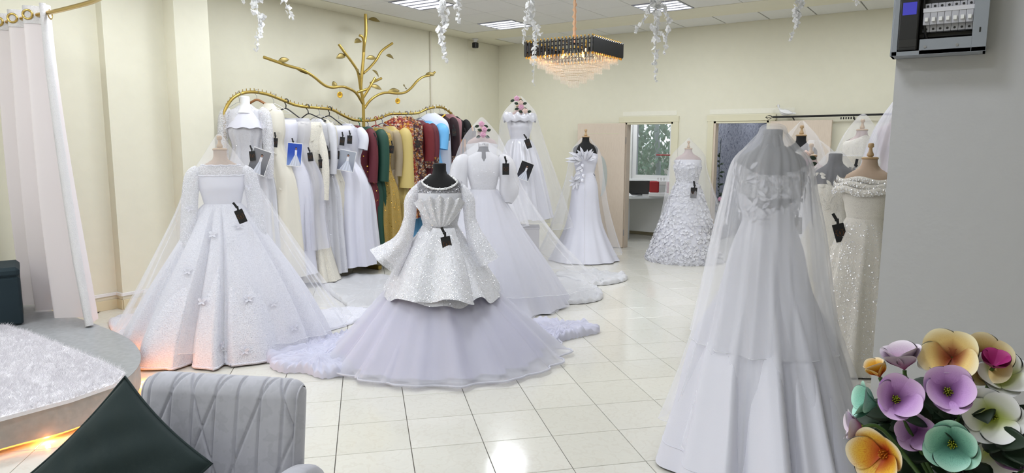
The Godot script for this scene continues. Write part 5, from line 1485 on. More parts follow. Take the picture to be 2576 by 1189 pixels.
func make_bouquet() -> void:
	var cam := Vector3(0.0, 1.65, 0.0)
	var F := [
		["yellow and orange flower at the lower left of the bouquet", Vector3(-0.084, 1.142, -1.24), Vector3(-0.45, -0.05, 0.9), 0.06, M.petal_orange, M.heart_orange, 5, 0.7, 0.3],
		["mint green flower in the middle of the bouquet", Vector3(0.006, 1.165, -1.285), Vector3(-0.05, 0.2, 1.0), 0.054, M.petal_mint, M.heart_green, 6, 0.62, 0.1],
		["large white flower with green heart at the right of the bouquet", Vector3(0.056, 1.212, -1.32), Vector3(0.0, 0.3, 1.0), 0.056, M.petal_white, M.heart_green, 6, 0.68, 0.5],
		["lilac flower at the left of the bouquet", Vector3(-0.079, 1.232, -1.25), Vector3(0.25, 0.5, 0.9), 0.052, M.petal_lilac, M.heart_green, 5, 0.58, 0.2],
		["lilac flower at the upper middle of the bouquet", Vector3(-0.008, 1.245, -1.3), Vector3(0.1, 0.45, 0.9), 0.056, M.petal_lilac, M.heart_green, 5, 0.55, 0.9],
		["large yellow flower at the top of the bouquet", Vector3(-0.006, 1.292, -1.345), Vector3(-0.15, 0.3, 0.9), 0.058, M.petal_yellow, null, 5, 0.7, 0.6],
		["pale yellow flower at the upper right of the bouquet", Vector3(0.032, 1.284, -1.385), Vector3(0.25, 0.35, 0.9), 0.055, M.petal_yellow, null, 5, 0.7, 0.1],
		["white flower behind the upper lilac flower", Vector3(-0.01, 1.268, -1.335), Vector3(-0.1, 0.9, 0.3), 0.05, M.petal_white, null, 6, 0.8, 0.3],
		["pale mauve lily at the upper left of the bouquet", Vector3(-0.072, 1.268, -1.31), Vector3(-0.2, 0.8, 0.1), 0.05, M.petal_mauve, null, 6, 0.5, 0.0],
		["small yellow bud flower at the left edge of the bouquet", Vector3(-0.105, 1.258, -1.275), Vector3(-0.4, 0.9, 0.3), 0.034, M.petal_orange, null, 5, 0.35, 0.6],
		["mint green flower facing left at the bouquet edge", Vector3(-0.105, 1.212, -1.265), Vector3(-1.0, 0.2, 0.3), 0.045, M.petal_mint, null, 5, 0.6, 0.2],
		["small white and pink flower sticking out left of the bouquet", Vector3(-0.122, 1.176, -1.245), Vector3(-1.0, 0.0, 0.2), 0.036, M.petal_mauve, M.heart_green, 6, 0.6, 0.5],
		["lilac flower low in the middle of the bouquet", Vector3(-0.045, 1.17, -1.3), Vector3(-0.1, 0.2, 1.0), 0.044, M.petal_lilac, null, 5, 0.6, 0.2],
		["lilac flower at the lower right edge of the bouquet", Vector3(0.1, 1.12, -1.38), Vector3(-0.3, 0.6, 0.7), 0.045, M.petal_lilac, null, 5, 0.45, 0.2],
		["greyish white flower behind the large white one", Vector3(0.062, 1.258, -1.375), Vector3(0.2, 0.7, 0.6), 0.052, M.petal_white, null, 6, 0.75, 0.8],
		["magenta flower near the top right of the bouquet", Vector3(0.052, 1.282, -1.36), Vector3(0.1, 0.8, 0.4), 0.034, M.petal_magenta, null, 5, 0.5, 0.3],
		["white flower low at the right of the bouquet", Vector3(0.06, 1.145, -1.37), Vector3(0.3, -0.2, 0.9), 0.05, M.petal_white, null, 6, 0.7, 0.3],
	]
	for f in F:
		flower(f[0], f[1], f[2], f[3], f[4], f[5], f[6], f[7], f[8])
	var fo := thing("bouquet_foliage", "dark green leaves between the flowers of the foreground bouquet", "leaves", Vector3(0.02, 1.15, -1.35))
	rng.seed = 21
	for k in 84:
		var a := TAU * k / 84.0 * 5.0
		var p := Vector3(cos(a) * rng.randf_range(0.03, 0.11), rng.randf_range(-0.11, 0.07), sin(a) * rng.randf_range(0.0, 0.05))
		var d := Vector3(cos(a), rng.randf_range(-0.3, 0.5), sin(a) * 0.6 + 0.25).normalized()
		part(fo, "leaf", MB.new().leaf(p, p + d * rng.randf_range(0.05, 0.075), 0.04, Vector3(0.1, 0.5, 1.0), 0.08, 0.002).mesh(), M.leaf_dark)
	var v := thing("flower_pot", "white flower pot holding the foreground bouquet", "flower pot", Vector3(0.03, 0.84, -1.36))
	part(v, "pot", lathe([[0.0, 0.0], [0.05, 0.0], [0.075, 0.15], [0.08, 0.2], [0.072, 0.2], [0.066, 0.15], [0.0, 0.14]], 28), M.white_plastic)
	var tb := thing("side_table", "small round white table below the foreground bouquet", "table", Vector3(0.03, 0, -1.36))
	part(tb, "table_top", lathe([[0.0, 0.84], [0.19, 0.84], [0.2, 0.83], [0.2, 0.815], [0.0, 0.81]], 36), M.white_plastic)
	part(tb, "column", MB.new().tube([Vector3(0, 0.02, 0), Vector3(0, 0.815, 0)], 0.025, 12).mesh(), M.steel)
	part(tb, "base", lathe([[0.0, 0.03], [0.15, 0.02], [0.16, 0.0], [0.0, 0.0]], 28), M.steel)

# ---------- electric box on the pillar ----------
func make_box() -> void:
	var t := thing("electric_box", "grey electric box with breakers on the pillar", "electric box", Vector3(-0.13, 1.92, -2.48))
	var d := 0.085
	var b := MB.new()
	b.cbox(Vector3(-0.106, 0.21, d / 2), Vector3(0.008, 0.42, d), 0.001)
	b.cbox(Vector3(0.126, 0.21, d / 2), Vector3(0.008, 0.42, d), 0.001)
	b.cbox(Vector3(0.01, 0.004, d / 2), Vector3(0.24, 0.008, d), 0.001)
	b.cbox(Vector3(0.01, 0.416, d / 2), Vector3(0.24, 0.008, d), 0.001)
	b.cbox(Vector3(0.01, 0.21, 0.003), Vector3(0.24, 0.42, 0.006), 0.001)
	part(t, "housing", b.mesh(), M.box_grey)
	b = MB.new()
	b.cbox(Vector3(0.112, 0.21, d), Vector3(0.036, 0.42, 0.004), 0.001)
	b.cbox(Vector3(0.03, 0.022, d), Vector3(0.13, 0.044, 0.004), 0.001)
	b.cbox(Vector3(-0.0995, 0.21, d), Vector3(0.015, 0.42, 0.004), 0.001)
	b.cbox(Vector3(0.01, 0.006, d), Vector3(0.24, 0.012, 0.004), 0.0)
	part(t, "front_flange", b.mesh(), M.box_grey)
	part(t, "inner_back", bx(Vector3(0.01, 0.21, 0.012), Vector3(0.22, 0.4, 0.01), 0.001), M.black_plastic)
	for k in 7:
		var x := -0.022 + 0.0178 * k
		var o := part(t, "breaker", MB.new().cbox(Vector3(0, 0, 0), Vector3(0.0172, 0.082, 0.045), 0.001).cbox(Vector3(0, 0, 0.028), Vector3(0.0172, 0.045, 0.022), 0.001).mesh(), M.breaker, Vector3(x, 0.108, 0.04))
		part(o, "lever", bx(Vector3(0, -0.008, 0.04), Vector3(0.009, 0.012, 0.012), 0.001), M.white_plastic)
		for s in [-1, 1]:
			part(o, "terminal_screw", MB.new().tube([Vector3(0, s * 0.033, 0.0215), Vector3(0, s * 0.033, 0.0235)], 0.0035, 8).mesh(), M.black_plastic)
	part(t, "label_strip", bx(Vector3(0.031, 0.127, 0.0802), Vector3(0.126, 0.012, 0.001), 0.0002), M.tape)
	part(t, "din_rail", bx(Vector3(0.03, 0.06, 0.03), Vector3(0.14, 0.012, 0.02), 0.001), M.black_plastic)
	var m := part(t, "meter", bx(Vector3(-0.066, 0.11, 0.062), Vector3(0.05, 0.19, 0.06), 0.003), M.black_plastic)
	part(m, "screen", bx(Vector3(-0.066, 0.135, 0.0925), Vector3(0.036, 0.036, 0.002), 0.0004), M.screen_blue)
	part(m, "key_strip", bx(Vector3(-0.066, 0.035, 0.0925), Vector3(0.046, 0.022, 0.002), 0.0004), M.slat_black)
	part(t, "cable", MB.new().tube(crv([Vector3(-0.034, 0.19, 0.055), Vector3(-0.03, 0.11, 0.07), Vector3(-0.02, 0.05, 0.06), Vector3(0.0, 0.02, 0.04)], 14), 0.004, 7).mesh(), M.black_plastic)
	for q in [[-0.02, 0.022], [0.06, 0.022]]:
		part(t, "flange_screw", MB.new().tube([Vector3(q[0], q[1], d), Vector3(q[0], q[1], d + 0.004)], 0.004, 8).mesh(), M.steel)
	part(t, "latch_slot", bx(Vector3(0.112, 0.06, d + 0.002), Vector3(0.004, 0.014, 0.002), 0.0004), M.black_plastic)

# ---------- small things on walls and in the workroom ----------
func make_details() -> void:
	var t := thing("security_camera", "small black and white security camera under the ceiling corner", "camera", Vector3(-6.93, CEIL, -9.1))
	part(t, "mount", lathe([[0.0, 0.0], [0.05, 0.0], [0.05, -0.012], [0.028, -0.02], [0.028, -0.06], [0.0, -0.06]], 18), M.white_plastic)
	part(t, "body", bx(Vector3(0, -0.105, 0), Vector3(0.085, 0.09, 0.085), 0.012), M.black_plastic)
	t = thing("curtain_rod", "black curtain rod with wire finial on the back wall", "curtain rod", Vector3(0, 2.04, BACK + 0.1))
	part(t, "rod", MB.new().tube([Vector3(-2.36, 0, 0), Vector3(0.4, 0.02, 0)], 0.014, 10).mesh(), M.black_metal)
	var mb := MB.new()
	for k in 5:
		var a := TAU * k / 5.0
		var pts := []
		for i in 9:
			var f := i / 8.0
			pts.append(Vector3(-2.36 - 0.1 * f, 0.028 * sin(f * PI) * cos(a + f), 0.028 * sin(f * PI) * sin(a + f)))
		mb.tube(pts, 0.003, 5)
	part(t, "finial", mb.mesh(), M.black_metal)
	for x in [-2.1, -1.35, -0.5]:
		part(t, "bracket", MB.new().tube([Vector3(x, -0.05, -0.1), Vector3(x, -0.02, -0.05), Vector3(x, -0.016, 0)], 0.008, 7).mesh(), M.black_metal)
	for k in 6:
		part(t, "ring_clip", bx(Vector3(-1.5 + 0.03 * k, -0.03, 0), Vector3(0.014, 0.03, 0.012), 0.003), M.black_metal)
	t = thing("dove_figure", "small white dove figure perched on the curtain rod", "figurine", Vector3(-2.27, 2.055, BACK + 0.1))
	part(t, "body", MB.new().grid(18, 16, func(u: float, v: float):
		var R := cr([[-0.045, 0.002, 0.15], [-0.03, 0.018, 0.145], [-0.02, 0.02, 0.125], [-0.015, 0.016, 0.105], [0.0, 0.03, 0.075], [0.03, 0.04, 0.05], [0.08, 0.03, 0.035], [0.13, 0.016, 0.03], [0.19, 0.012, 0.03], [0.21, 0.002, 0.03]], v)
		return Vector3(R[0] + (R[1] * 0.6 * sin(u * TAU) if v < 0.35 else 0.0), R[2] + R[1] * sin(u * TAU) * (0.6 if v < 0.35 else 1.0), R[1] * cos(u * TAU)), true).mesh(), M.white_plastic)
	part(t, "beak", MB.new().tube([Vector3(-0.04, 0.138, 0), Vector3(-0.062, 0.132, 0)], [0.006, 0.001], 6).mesh(), M.wood_pale)
	part(t, "wing", MB.new().leaf(Vector3(0.0, 0.07, 0.035), Vector3(0.17, 0.035, 0.02), 0.06, Vector3(0, 0.2, 1), 0.04, 0.004).mesh(), M.white_plastic)
	for s in [-1, 1]:
		part(t, "eye", lathe([[0.0, 0.003], [0.003, 0.0], [0.0, -0.003]], 6), M.black_plastic, Vector3(-0.034, 0.148, s * 0.012))
	# workroom
	t = thing("work_table", "white work table seen through the open doorway", "table", Vector3(0, 0, 0))
	part(t, "table_top", MB.new().prism(PackedVector2Array([Vector2(-5.75, -10.6), Vector2(-4.86, -10.78), Vector2(-4.25, -11.55), Vector2(-4.25, -11.72), Vector2(-5.75, -11.72)]), 0.03, Transform3D(Basis(Vector3(1, 0, 0), Vector3(0, 0, 1), Vector3(0, 1, 0)), Vector3(0, 0.73, 0))).mesh(), M.gloss_white)
	part(t, "side_panel", bx(Vector3(-4.98, 0.365, -10.9), Vector3(0.03, 0.73, 0.2), 0.003), M.gloss_white)
	part(t, "back_panel", bx(Vector3(-5.0, 0.4, -11.6), Vector3(1.4, 0.66, 0.02), 0.003), M.white_wall)
	part(t, "leg", bx(Vector3(-4.4, 0.365, -11.5), Vector3(0.05, 0.73, 0.05), 0.003), M.steel)
	t = thing("monitor", "black screen standing on the work table below the window", "monitor", Vector3(-4.98, 0.76, -11.3), 0.35)
	part(t, "screen", bx(Vector3(0, 0.14, 0), Vector3(0.46, 0.24, 0.02), 0.004), M.slat_black)
	part(t, "foot", bx(Vector3(0, 0.01, 0), Vector3(0.2, 0.015, 0.12), 0.003), M.black_plastic)
	part(t, "stand", bx(Vector3(0, 0.03, -0.02), Vector3(0.04, 0.06, 0.02), 0.003), M.black_plastic)
	t = thing("embroidery_machine", "red and white sewing machine at the right end of the work table", "sewing machine", Vector3(-4.5, 0.76, -11.2), 0.4)
	part(t, "bed", bx(Vector3(0, 0.04, 0), Vector3(0.38, 0.07, 0.2), 0.01), M.white_plastic)
	part(t, "head", bx(Vector3(-0.1, 0.17, 0), Vector3(0.16, 0.2, 0.16), 0.015), M.red_plastic)
	part(t, "arm", bx(Vector3(0.06, 0.24, 0), Vector3(0.24, 0.08, 0.12), 0.012), M.white_plastic)
	part(t, "side_plate", bx(Vector3(0.15, 0.15, 0.02), Vector3(0.08, 0.22, 0.15), 0.01), M.red_plastic)
	part(t, "needle_bar", MB.new().tube([Vector3(-0.1, 0.08, 0.06), Vector3(-0.1, 0.2, 0.06)], 0.008, 7).mesh(), M.steel)
	for k in 3:
		part(t, "spool", lathe([[0.0, 0.05], [0.014, 0.05], [0.014, 0.045], [0.01, 0.04], [0.01, 0.01], [0.014, 0.005], [0.014, 0.0], [0.0, 0.0]], 12), M.white_plastic, Vector3(-0.04 + 0.05 * k, 0.28, 0))
	t = thing("thread_arm", "red arm with black holder in front of the workroom window", "machine arm", Vector3(-4.22, 0.76, -11.3))
	part(t, "post", MB.new().tube([Vector3(0, 0, 0), Vector3(0, 0.95, 0)], 0.012, 8).mesh(), M.steel)
	part(t, "arm", bx(Vector3(-0.2, 0.72, 0), Vector3(0.42, 0.022, 0.02), 0.003), M.red_plastic)
	part(t, "holder", bx(Vector3(-0.02, 0.7, 0), Vector3(0.07, 0.13, 0.05), 0.008), M.black_plastic)
	t = thing("pattern_paper", "folded white pattern paper on the work table", "paper", Vector3(-5.0, 0.762, -11.0))
	part(t, "sheet", MB.new().grid(16, 10, func(u: float, v: float): return Vector3((u - 0.5) * 0.3, 0.004 + 0.05 * pow(maxf(0.0, sin(u * 5.0)), 2.0) * (1.0 - v * 0.5), (v - 0.5) * 0.2)).mesh(), M.white_plastic)
	# leaves at the second doorway
	t = thing("leaf_garland", "dark leafy garland inside the left edge of the second doorway", "garland", Vector3(-3.16, 0, -10.16))
	rng.seed = 31
	part(t, "stem", MB.new().tube(crv([Vector3(0, 0.4, 0), Vector3(0.015, 0.9, 0), Vector3(0, 1.3, 0), Vector3(0.01, 1.75, 0)], 14), 0.004, 5).mesh(), M.leaf_dark)
	for k in 26:
		var y := 0.55 + 1.0 * k / 26.0
		var a := rng.randf() * TAU
		part(t, "leaf", MB.new().leaf(Vector3(0.005, y, 0), Vector3(0.005 + cos(a) * 0.07 + 0.03, y + rng.randf_range(-0.03, 0.05), sin(a) * 0.05), 0.035, Vector3(0, 0.5, 1), 0.08, 0.002).mesh(), M.leaf_dark)
	part(t, "rose", rose_mesh(0.035, 3), M.rose_pink, Vector3(0.04, 0.85, 0.02))
	# trees behind the workroom window
	rng.seed = 64
	for q in [[Vector3(-8.5, -0.5, -17.5), 1.9, "leafy birch tree with a pale trunk outside the window"], [Vector3(-6.9, -0.5, -16.2), 1.6, "nearer green tree outside the window"], [Vector3(-10.5, -0.5, -19.5), 2.4, "farther green tree outside the window"]]:
		var tr := thing("tree", q[2], "tree", q[0], 0.0, "trees outside the workroom window")
		part(tr, "trunk", MB.new().tube(crv([Vector3(0.4, 0, 0.3), Vector3(0.45, 1.5, 0.3), Vector3(0.35, 3, 0.3), Vector3(0.4, 5, 0.3)], 12), 0.07, 8).mesh(), M.birch)
		var xs := []
		var cols := []
		for k in 2600:
			var d := Vector3(rng.randfn(), rng.randfn(), rng.randfn()).normalized() * pow(rng.randf(), 0.4)
			xs.append(Transform3D(Basis.from_euler(Vector3(rng.randf() * TAU, rng.randf() * TAU, 0)) * Basis.from_scale(Vector3.ONE * rng.randf_range(0.07, 0.13)), Vector3(d.x * q[1], 2.4 + d.y * 2.4, d.z * q[1])))
			var g := rng.randf_range(0.75, 1.25)
			cols.append(Color(0.27 * g, 0.4 * g, 0.22 * g))
		scatter(tr, "foliage", T.tree_leaf, M.tree_green, xs, cols)
	var go := struct("ground_outside")
	part(go, "lawn", bx(Vector3(-8, -0.55, -22), Vector3(30, 0.1, 20), 0.0), M.lawn)

# ---------- materials ----------
func disc(im: Image, c: Vector2, r: float, col: Color) -> void:
	var w := im.get_width()
	for y in range(int(c.y - r), int(c.y + r) + 1):
		for x in range(int(c.x - r), int(c.x + r) + 1):
			if Vector2(x, y).distance_to(c) <= r:
				im.set_pixel(posmod(x, w), posmod(y, w), col)

func floral(base: Color, sd: int, cols: Array, n: int) -> ImageTexture:
	var im := Image.create(512, 512, false, Image.FORMAT_RGB8)
	im.fill(base)
	var r := RandomNumberGenerator.new()
	r.seed = sd
	for k in n:
		var c := Vector2(r.randf(), r.randf()) * 512.0
		var s := r.randf_range(5.0, 17.0)
		var col: Color = cols[r.randi() % cols.size()]
		if r.randf() < 0.35:
			disc(im, c, s * 0.55, col)
			continue
		for p in 6:
			disc(im, c + Vector2.from_angle(TAU * p / 6.0 + k) * s * 0.7, s * 0.36, col)
		disc(im, c, s * 0.3, cols[(k + 1) % cols.size()])
	return ImageTexture.create_from_image(im)

func bride_photo(top: Color, low: Color, wide: float, cx: float) -> ImageTexture:
	return img(96, 140, func(u: float, v: float):
		var c := top.lerp(low, smoothstep(0.35, 0.95, v))
		var dx := absf(u - cx)
		if v > 0.5 and dx < 0.07 + (v - 0.5) * wide:
			c = Color(0.86, 0.88, 0.93).darkened(0.12 * absf(sin((u - cx) * 16.0 / v + v * 3.0)))
		elif v > 0.3 and v <= 0.5 and dx < 0.075:
			c = Color(0.88, 0.88, 0.9)
		elif Vector2((u - cx) * 0.7, v - 0.24).length() < 0.04:
			c = Color(0.62, 0.47, 0.4)
		elif Vector2((u - cx) * 0.7, v - 0.215).length() < 0.05:
			c = Color(0.16, 0.12, 0.1)
		return c)

func petal_tex(edge: Color, mid: Color, base: Color, streak: Color, amount: float) -> ImageTexture:
	var n := FastNoiseLite.new()
	n.frequency = 0.09
	return img(128, 128, func(u: float, v: float):
		var a := absf((u * 2.0 if u < 0.5 else 2.0 - u * 2.0) * 2.0 - 1.0)
		var c := base.lerp(mid, smoothstep(0.0, 0.42, v)).lerp(edge, smoothstep(0.4, 0.85, v + a * a * 0.25))
		var s := clampf(n.get_noise_2d(a * 900.0 / (0.3 + v), v * 14.0) * 1.6, 0.0, 1.0) * smoothstep(0.95, 0.25, v)
		return c.lerp(streak, s * amount))

func make_materials() -> void:
	var S := FastNoiseLite.TYPE_SIMPLEX_SMOOTH
	var CE := FastNoiseLite.TYPE_CELLULAR
	var n_fine := nz("fine_normal", S, 0.08, 3, true, 3.0)
	var n_weave := nz("weave_normal", S, 0.25, 2, true, 4.0)
	var n_lace := nz("lace_normal", CE, 0.05, 1, true, 9.0)
	var lace_col := nz("lace_colour", CE, 0.05, 1, false, 0.0, [[0.0, 0.12, 0.3, 1.0], [Color(1, 1, 1), Color(1, 1, 1), Color(0.94, 0.94, 0.95), Color(0.92, 0.92, 0.935)]])
	var lace_holes := nz("lace_holes", CE, 0.05, 1, false, 0.0, [[0.0, 0.16, 0.26, 1.0], [Color(1, 1, 1, 1), Color(1, 1, 1, 0.9), Color(1, 1, 1, 0.35), Color(1, 1, 1, 0.25)]])
	var plaster := nz("plaster_normal", S, 0.02, 5, true, 2.0)
	var mottled := nz("mottled", S, 0.012, 4, false, 0.0, [[0.0, 1.0], [Color(0.988, 0.988, 0.985), Color(1, 1, 1)]])
	var wall := Color(0.9, 0.887, 0.81)
	mt("wall", wall, 0.85, {"nt": plaster, "ns": 0.04, "ts": 0.9, "tex": mottled, "world": true, "spec": 0.3})
	mt("white_wall", Color(0.88, 0.88, 0.87), 0.85, {"nt": plaster, "ns": 0.1, "ts": 0.9, "world": true})
	mt("pillar", Color(0.73, 0.73, 0.74), 0.6, {"nt": plaster, "ns": 0.35, "ts": 1.6, "world": true, "spec": 0.4})
	mt("patch", Color(0.92, 0.91, 0.85), 0.9, {"tex": mottled, "ts": 3.0, "world": true})
	mt("duct", Color(0.86, 0.84, 0.77), 0.5)
	mt("skirting", Color(0.85, 0.81, 0.68), 0.5)
	mt("casing", Color(0.86, 0.84, 0.73), 0.45)
	mt("panel", Color(0.93, 0.93, 0.91), 0.95, {"tex": nz("panel_specks", S, 0.22, 2, false, 0.0, [[0.0, 0.3, 1.0], [Color(0.72, 0.72, 0.7), Color(0.95, 0.95, 0.95), Color(1, 1, 1)]]), "ts": 2.0, "world": true, "spec": 0.1})
	mt("ceil_dark", Color(0.3, 0.3, 0.29), 0.9)
	mt("grout", Color(0.33, 0.31, 0.28), 0.9)
	var vein := nz("tile_veins", S, 0.012, 5, false, 0.0, [[0.0, 0.42, 0.5, 0.58, 1.0], [Color(0.98, 0.978, 0.97), Color(1, 0.998, 0.99), Color(0.975, 0.967, 0.955), Color(1, 0.998, 0.99), Color(0.985, 0.98, 0.972)]])
	var tn := nz("tile_normal", S, 0.02, 3, true, 0.6)
	for q in [["tile_a", Color(0.86, 0.852, 0.822)], ["tile_b", Color(0.87, 0.862, 0.832)], ["tile_c", Color(0.85, 0.842, 0.808)]]:
		mt(q[0], q[1], 0.12, {"tex": vein, "ts": 1.1, "world": true, "nt": tn, "ns": 0.12, "spec": 0.5})
	var grain := nz("wood_grain", S, 0.03, 4, false, 0.0, [[0.0, 0.5, 1.0], [Color(0.93, 0.92, 0.91), Color(1, 1, 1), Color(0.95, 0.94, 0.93)]])
	mt("door_wood", Color(0.85, 0.79, 0.72), 0.5, {"tex": grain, "us": Vector3(6, 0.6, 1)})
	mt("bark", Color(0.68, 0.69, 0.73), 0.8, {"tex": img(256, 256, func(u: float, v: float): return Color.WHITE * 1.0), "spec": 0.3})
	var bn := FastNoiseLite.new()
	bn.frequency = 0.05
	bn.fractal_octaves = 3
	M.bark.albedo_texture = img(256, 256, func(u: float, v: float):
		var k: float = bn.get_noise_2d(u * 560.0, v * 190.0)
		return Color(0.45, 0.47, 0.52) if k > 0.3 else Color(1, 1, 1) * (0.9 + 0.25 * k))
	M.bark.uv1_triplanar = true
	M.bark.uv1_world_triplanar = true
	M.bark.uv1_scale = Vector3.ONE * 1.0
	mt("frost", Color(0.72, 0.74, 0.72), 0.3)
	mt("glass", Color(0.9, 0.95, 0.95), 0.02, {"a": 0.06})
	mt("lamp_louvre", Color(0.7, 0.71, 0.78), 0.5)
	mt("lamp_grey", Color(0.72, 0.73, 0.76), 0.4)
	mt("lamp", Color(1, 1, 1), 0.5, {"em": Color(0.93, 0.95, 1.0), "ee": LAMP_GLOW})
	mt("white_plastic", Color(0.9, 0.9, 0.9), 0.4)
	mt("gloss_white", Color(0.9, 0.91, 0.91), 0.08)
	mt("grey_plastic", Color(0.5, 0.5, 0.56), 0.4)
	mt("black_plastic", Color(0.07, 0.07, 0.08), 0.4)
	mt("green_plastic", Color(0.05, 0.45, 0.36), 0.35)
	mt("red_plastic", Color(0.62, 0.1, 0.12), 0.35)
	mt("black_metal", Color(0.05, 0.05, 0.055), 0.4, {"metal": 0.3})
	mt("slat_black", Color(0.06, 0.06, 0.08), 0.3, {"spec": 0.6})
	mt("steel", Color(0.65, 0.65, 0.67), 0.3, {"metal": 0.9})
	mt("silver", Color(0.8, 0.8, 0.82), 0.35, {"metal": 0.9, "nt": n_fine, "ts": 20.0, "ns": 1.5})
	mt("gold", Color(0.7, 0.6, 0.31), 0.36, {"metal": 0.8})
	mt("gold_dull", Color(0.5, 0.44, 0.25), 0.45, {"metal": 0.7})
	mt("gold_bright", Color(0.92, 0.72, 0.28), 0.25, {"metal": 0.95})
	mt("brass", Color(0.74, 0.63, 0.36), 0.25, {"metal": 0.9})
	mt("bronze", Color(0.42, 0.28, 0.18), 0.4, {"metal": 0.7})
	mt("copper_cloth", Color(0.82, 0.66, 0.52), 0.5, {"metal": 0.1, "nt": n_fine, "ts": 8.0})
	mt("wood_pale", Color(0.74, 0.62, 0.46), 0.45, {"tex": grain, "ts": 9.0})
	mt("wood_hanger", Color(0.62, 0.42, 0.24), 0.4, {"tex": grain, "ts": 9.0})
	mt("plinth", Color(0.6, 0.58, 0.58), 0.6)
	mt("tag_black", Color(0.06, 0.06, 0.065), 0.5)
	mt("crystal", Color(1, 0.97, 0.92), 0.03, {"a": 0.12})
	mt("bulb", Color(1, 0.9, 0.75), 0.3, {"em": Color(1.0, 0.74, 0.42), "ee": 3.0})
	mt("led", Color(1, 0.8, 0.5), 0.4, {"em": Color(1.0, 0.6, 0.25), "ee": 2.5})
	mt("screen_blue", Color(0.1, 0.1, 0.3), 0.2, {"em": Color(0.3, 0.3, 0.8), "ee": 0.6})
	mt("box_grey", Color(0.55, 0.57, 0.6), 0.4)
	mt("breaker", Color(0.72, 0.72, 0.75), 0.4)
	mt("tape", Color(0.82, 0.82, 0.85), 0.25)
	# cloth
	var back := Color(0.35, 0.35, 0.36)
	mt("satin_white", Color(0.85, 0.85, 0.89), 0.42, {"nt": n_fine, "ts": 3.0, "ns": 0.25, "rim": 0.3})
	mt("satin_bright", Color(0.84, 0.84, 0.87), 0.24, {"nt": n_fine, "ts": 3.0, "ns": 0.15, "spec": 0.8})
	mt("ivory", Color(0.87, 0.85, 0.79), 0.6, {"nt": n_weave, "ts": 6.0, "ns": 0.6, "rim": 0.3})
	mt("lace_white", Color(0.88, 0.88, 0.91), 0.8, {"tex": lace_col, "nt": n_lace, "ns": 0.5, "ts": 2.6, "rim": 0.3})
	mt("lace_cream", Color(0.89, 0.87, 0.81), 0.8, {"tex": lace_col, "nt": n_lace, "ns": 0.6, "ts": 3.0, "rim": 0.3})
	mt("lace_sheer", Color(0.9, 0.9, 0.92, 1.0), 0.8, {"tex": lace_holes, "ts": 6.0, "a": 1.0})
	mt("lace_sheer2", Color(0.89, 0.89, 0.91, 1.0), 0.8, {"tex": lace_holes, "ts": 3.0, "a": 0.75})
	mt("glitter", Color(0.86, 0.86, 0.88), 0.5, {"nt": nz("glitter_normal", CE, 0.2, 1, true, 14.0), "ns": 0.5, "ts": 3.0, "spec": 0.6})
	mt("glitter_cream", Color(0.87, 0.85, 0.81), 0.45, {"nt": T.glitter_normal, "ns": 0.5, "ts": 3.0, "spec": 0.8})
	mt("glitter_satin", Color(0.86, 0.86, 0.87), 0.45, {"nt": T.glitter_normal, "ns": 0.5, "ts": 2.0, "spec": 0.6})
	mt("tulle", Color(0.89, 0.89, 0.93), 0.9, {"a": 0.45})
	mt("tulle_edge", Color(0.88, 0.88, 0.92), 0.8, {"a": 0.6})
	mt("tulle_thick", Color(0.85, 0.85, 0.92), 0.9, {"a": 0.75})
	mt("tulle_solid", Color(0.86, 0.86, 0.89), 0.85, {"nt": n_weave, "ts": 4.0, "ns": 0.8, "rim": 0.4})
	mt("veil", Color(0.95, 0.95, 0.97), 0.9, {"a": 0.25, "back": Color(0.7, 0.7, 0.7)})
	mt("veil_thick", Color(0.97, 0.97, 0.99), 0.9, {"a": 0.3, "back": Color(0.7, 0.7, 0.7)})
	mt("veil_edge", Color(0.95, 0.95, 0.97), 0.9, {"a": 0.5})
	mt("lavender", Color(0.77, 0.75, 0.92), 0.6, {"nt": n_fine, "ts": 3.0, "ns": 0.3})
	mt("bead_cloth", Color(0.9, 0.9, 0.92), 0.5, {"nt": T.glitter_normal, "ns": 0.5, "ts": 4.0, "spec": 0.7})
	mt("bead_mesh", Color(0.93, 0.93, 0.95, 1.0), 0.6, {"tex": lace_holes, "ts": 7.0, "a": 1.0})
	mt("bead_yoke", Color(0.82, 0.82, 0.85, 1.0), 0.5, {"tex": lace_holes, "ts": 7.0, "a": 0.5})
	mt("bead_white", Color(0.97, 0.97, 0.98), 0.16, {"metal": 0.3, "spec": 0.9})
	mt("bead_grey", Color(0.8, 0.8, 0.83), 0.15, {"metal": 0.6})
	mt("pearl", Color(0.93, 0.93, 0.93), 0.3)
	mt("petal_cloth", Color(0.9, 0.9, 0.92), 0.85, {"back": Color(0.6, 0.6, 0.6)})
	mt("form_black", Color(0.045, 0.045, 0.05), 0.85, {"rim": 0.2})
	mt("form_dark", Color(0.16, 0.17, 0.2), 0.8, {"nt": n_weave, "ts": 5.0, "ns": 0.5})
	mt("form_beige", Color(0.72, 0.63, 0.55), 0.8, {"nt": n_weave, "ts": 5.0, "ns": 0.5})
	mt("form_pink", Color(0.72, 0.64, 0.62), 0.8, {"nt": n_weave, "ts": 5.0, "ns": 0.5})
	mt("burgundy", Color(0.36, 0.07, 0.13), 0.6, {"nt": n_weave, "ts": 5.0, "ns": 0.4})
	mt("wine", Color(0.42, 0.08, 0.11), 0.7, {"nt": n_weave, "ts": 4.0, "ns": 1.0})
	mt("maroon", Color(0.14, 0.03, 0.06), 0.8, {"rim": 0.5})
	mt("green_cloth", Color(0.05, 0.25, 0.19), 0.6, {"nt": n_fine, "ts": 4.0, "ns": 0.4})
	mt("gold_cloth", Color(0.66, 0.55, 0.27), 0.5, {"nt": n_lace, "ts": 3.0, "ns": 0.8})
	mt("brocade", Color(0.77, 0.69, 0.42), 0.55, {"nt": n_weave, "ts": 5.0, "ns": 0.7})
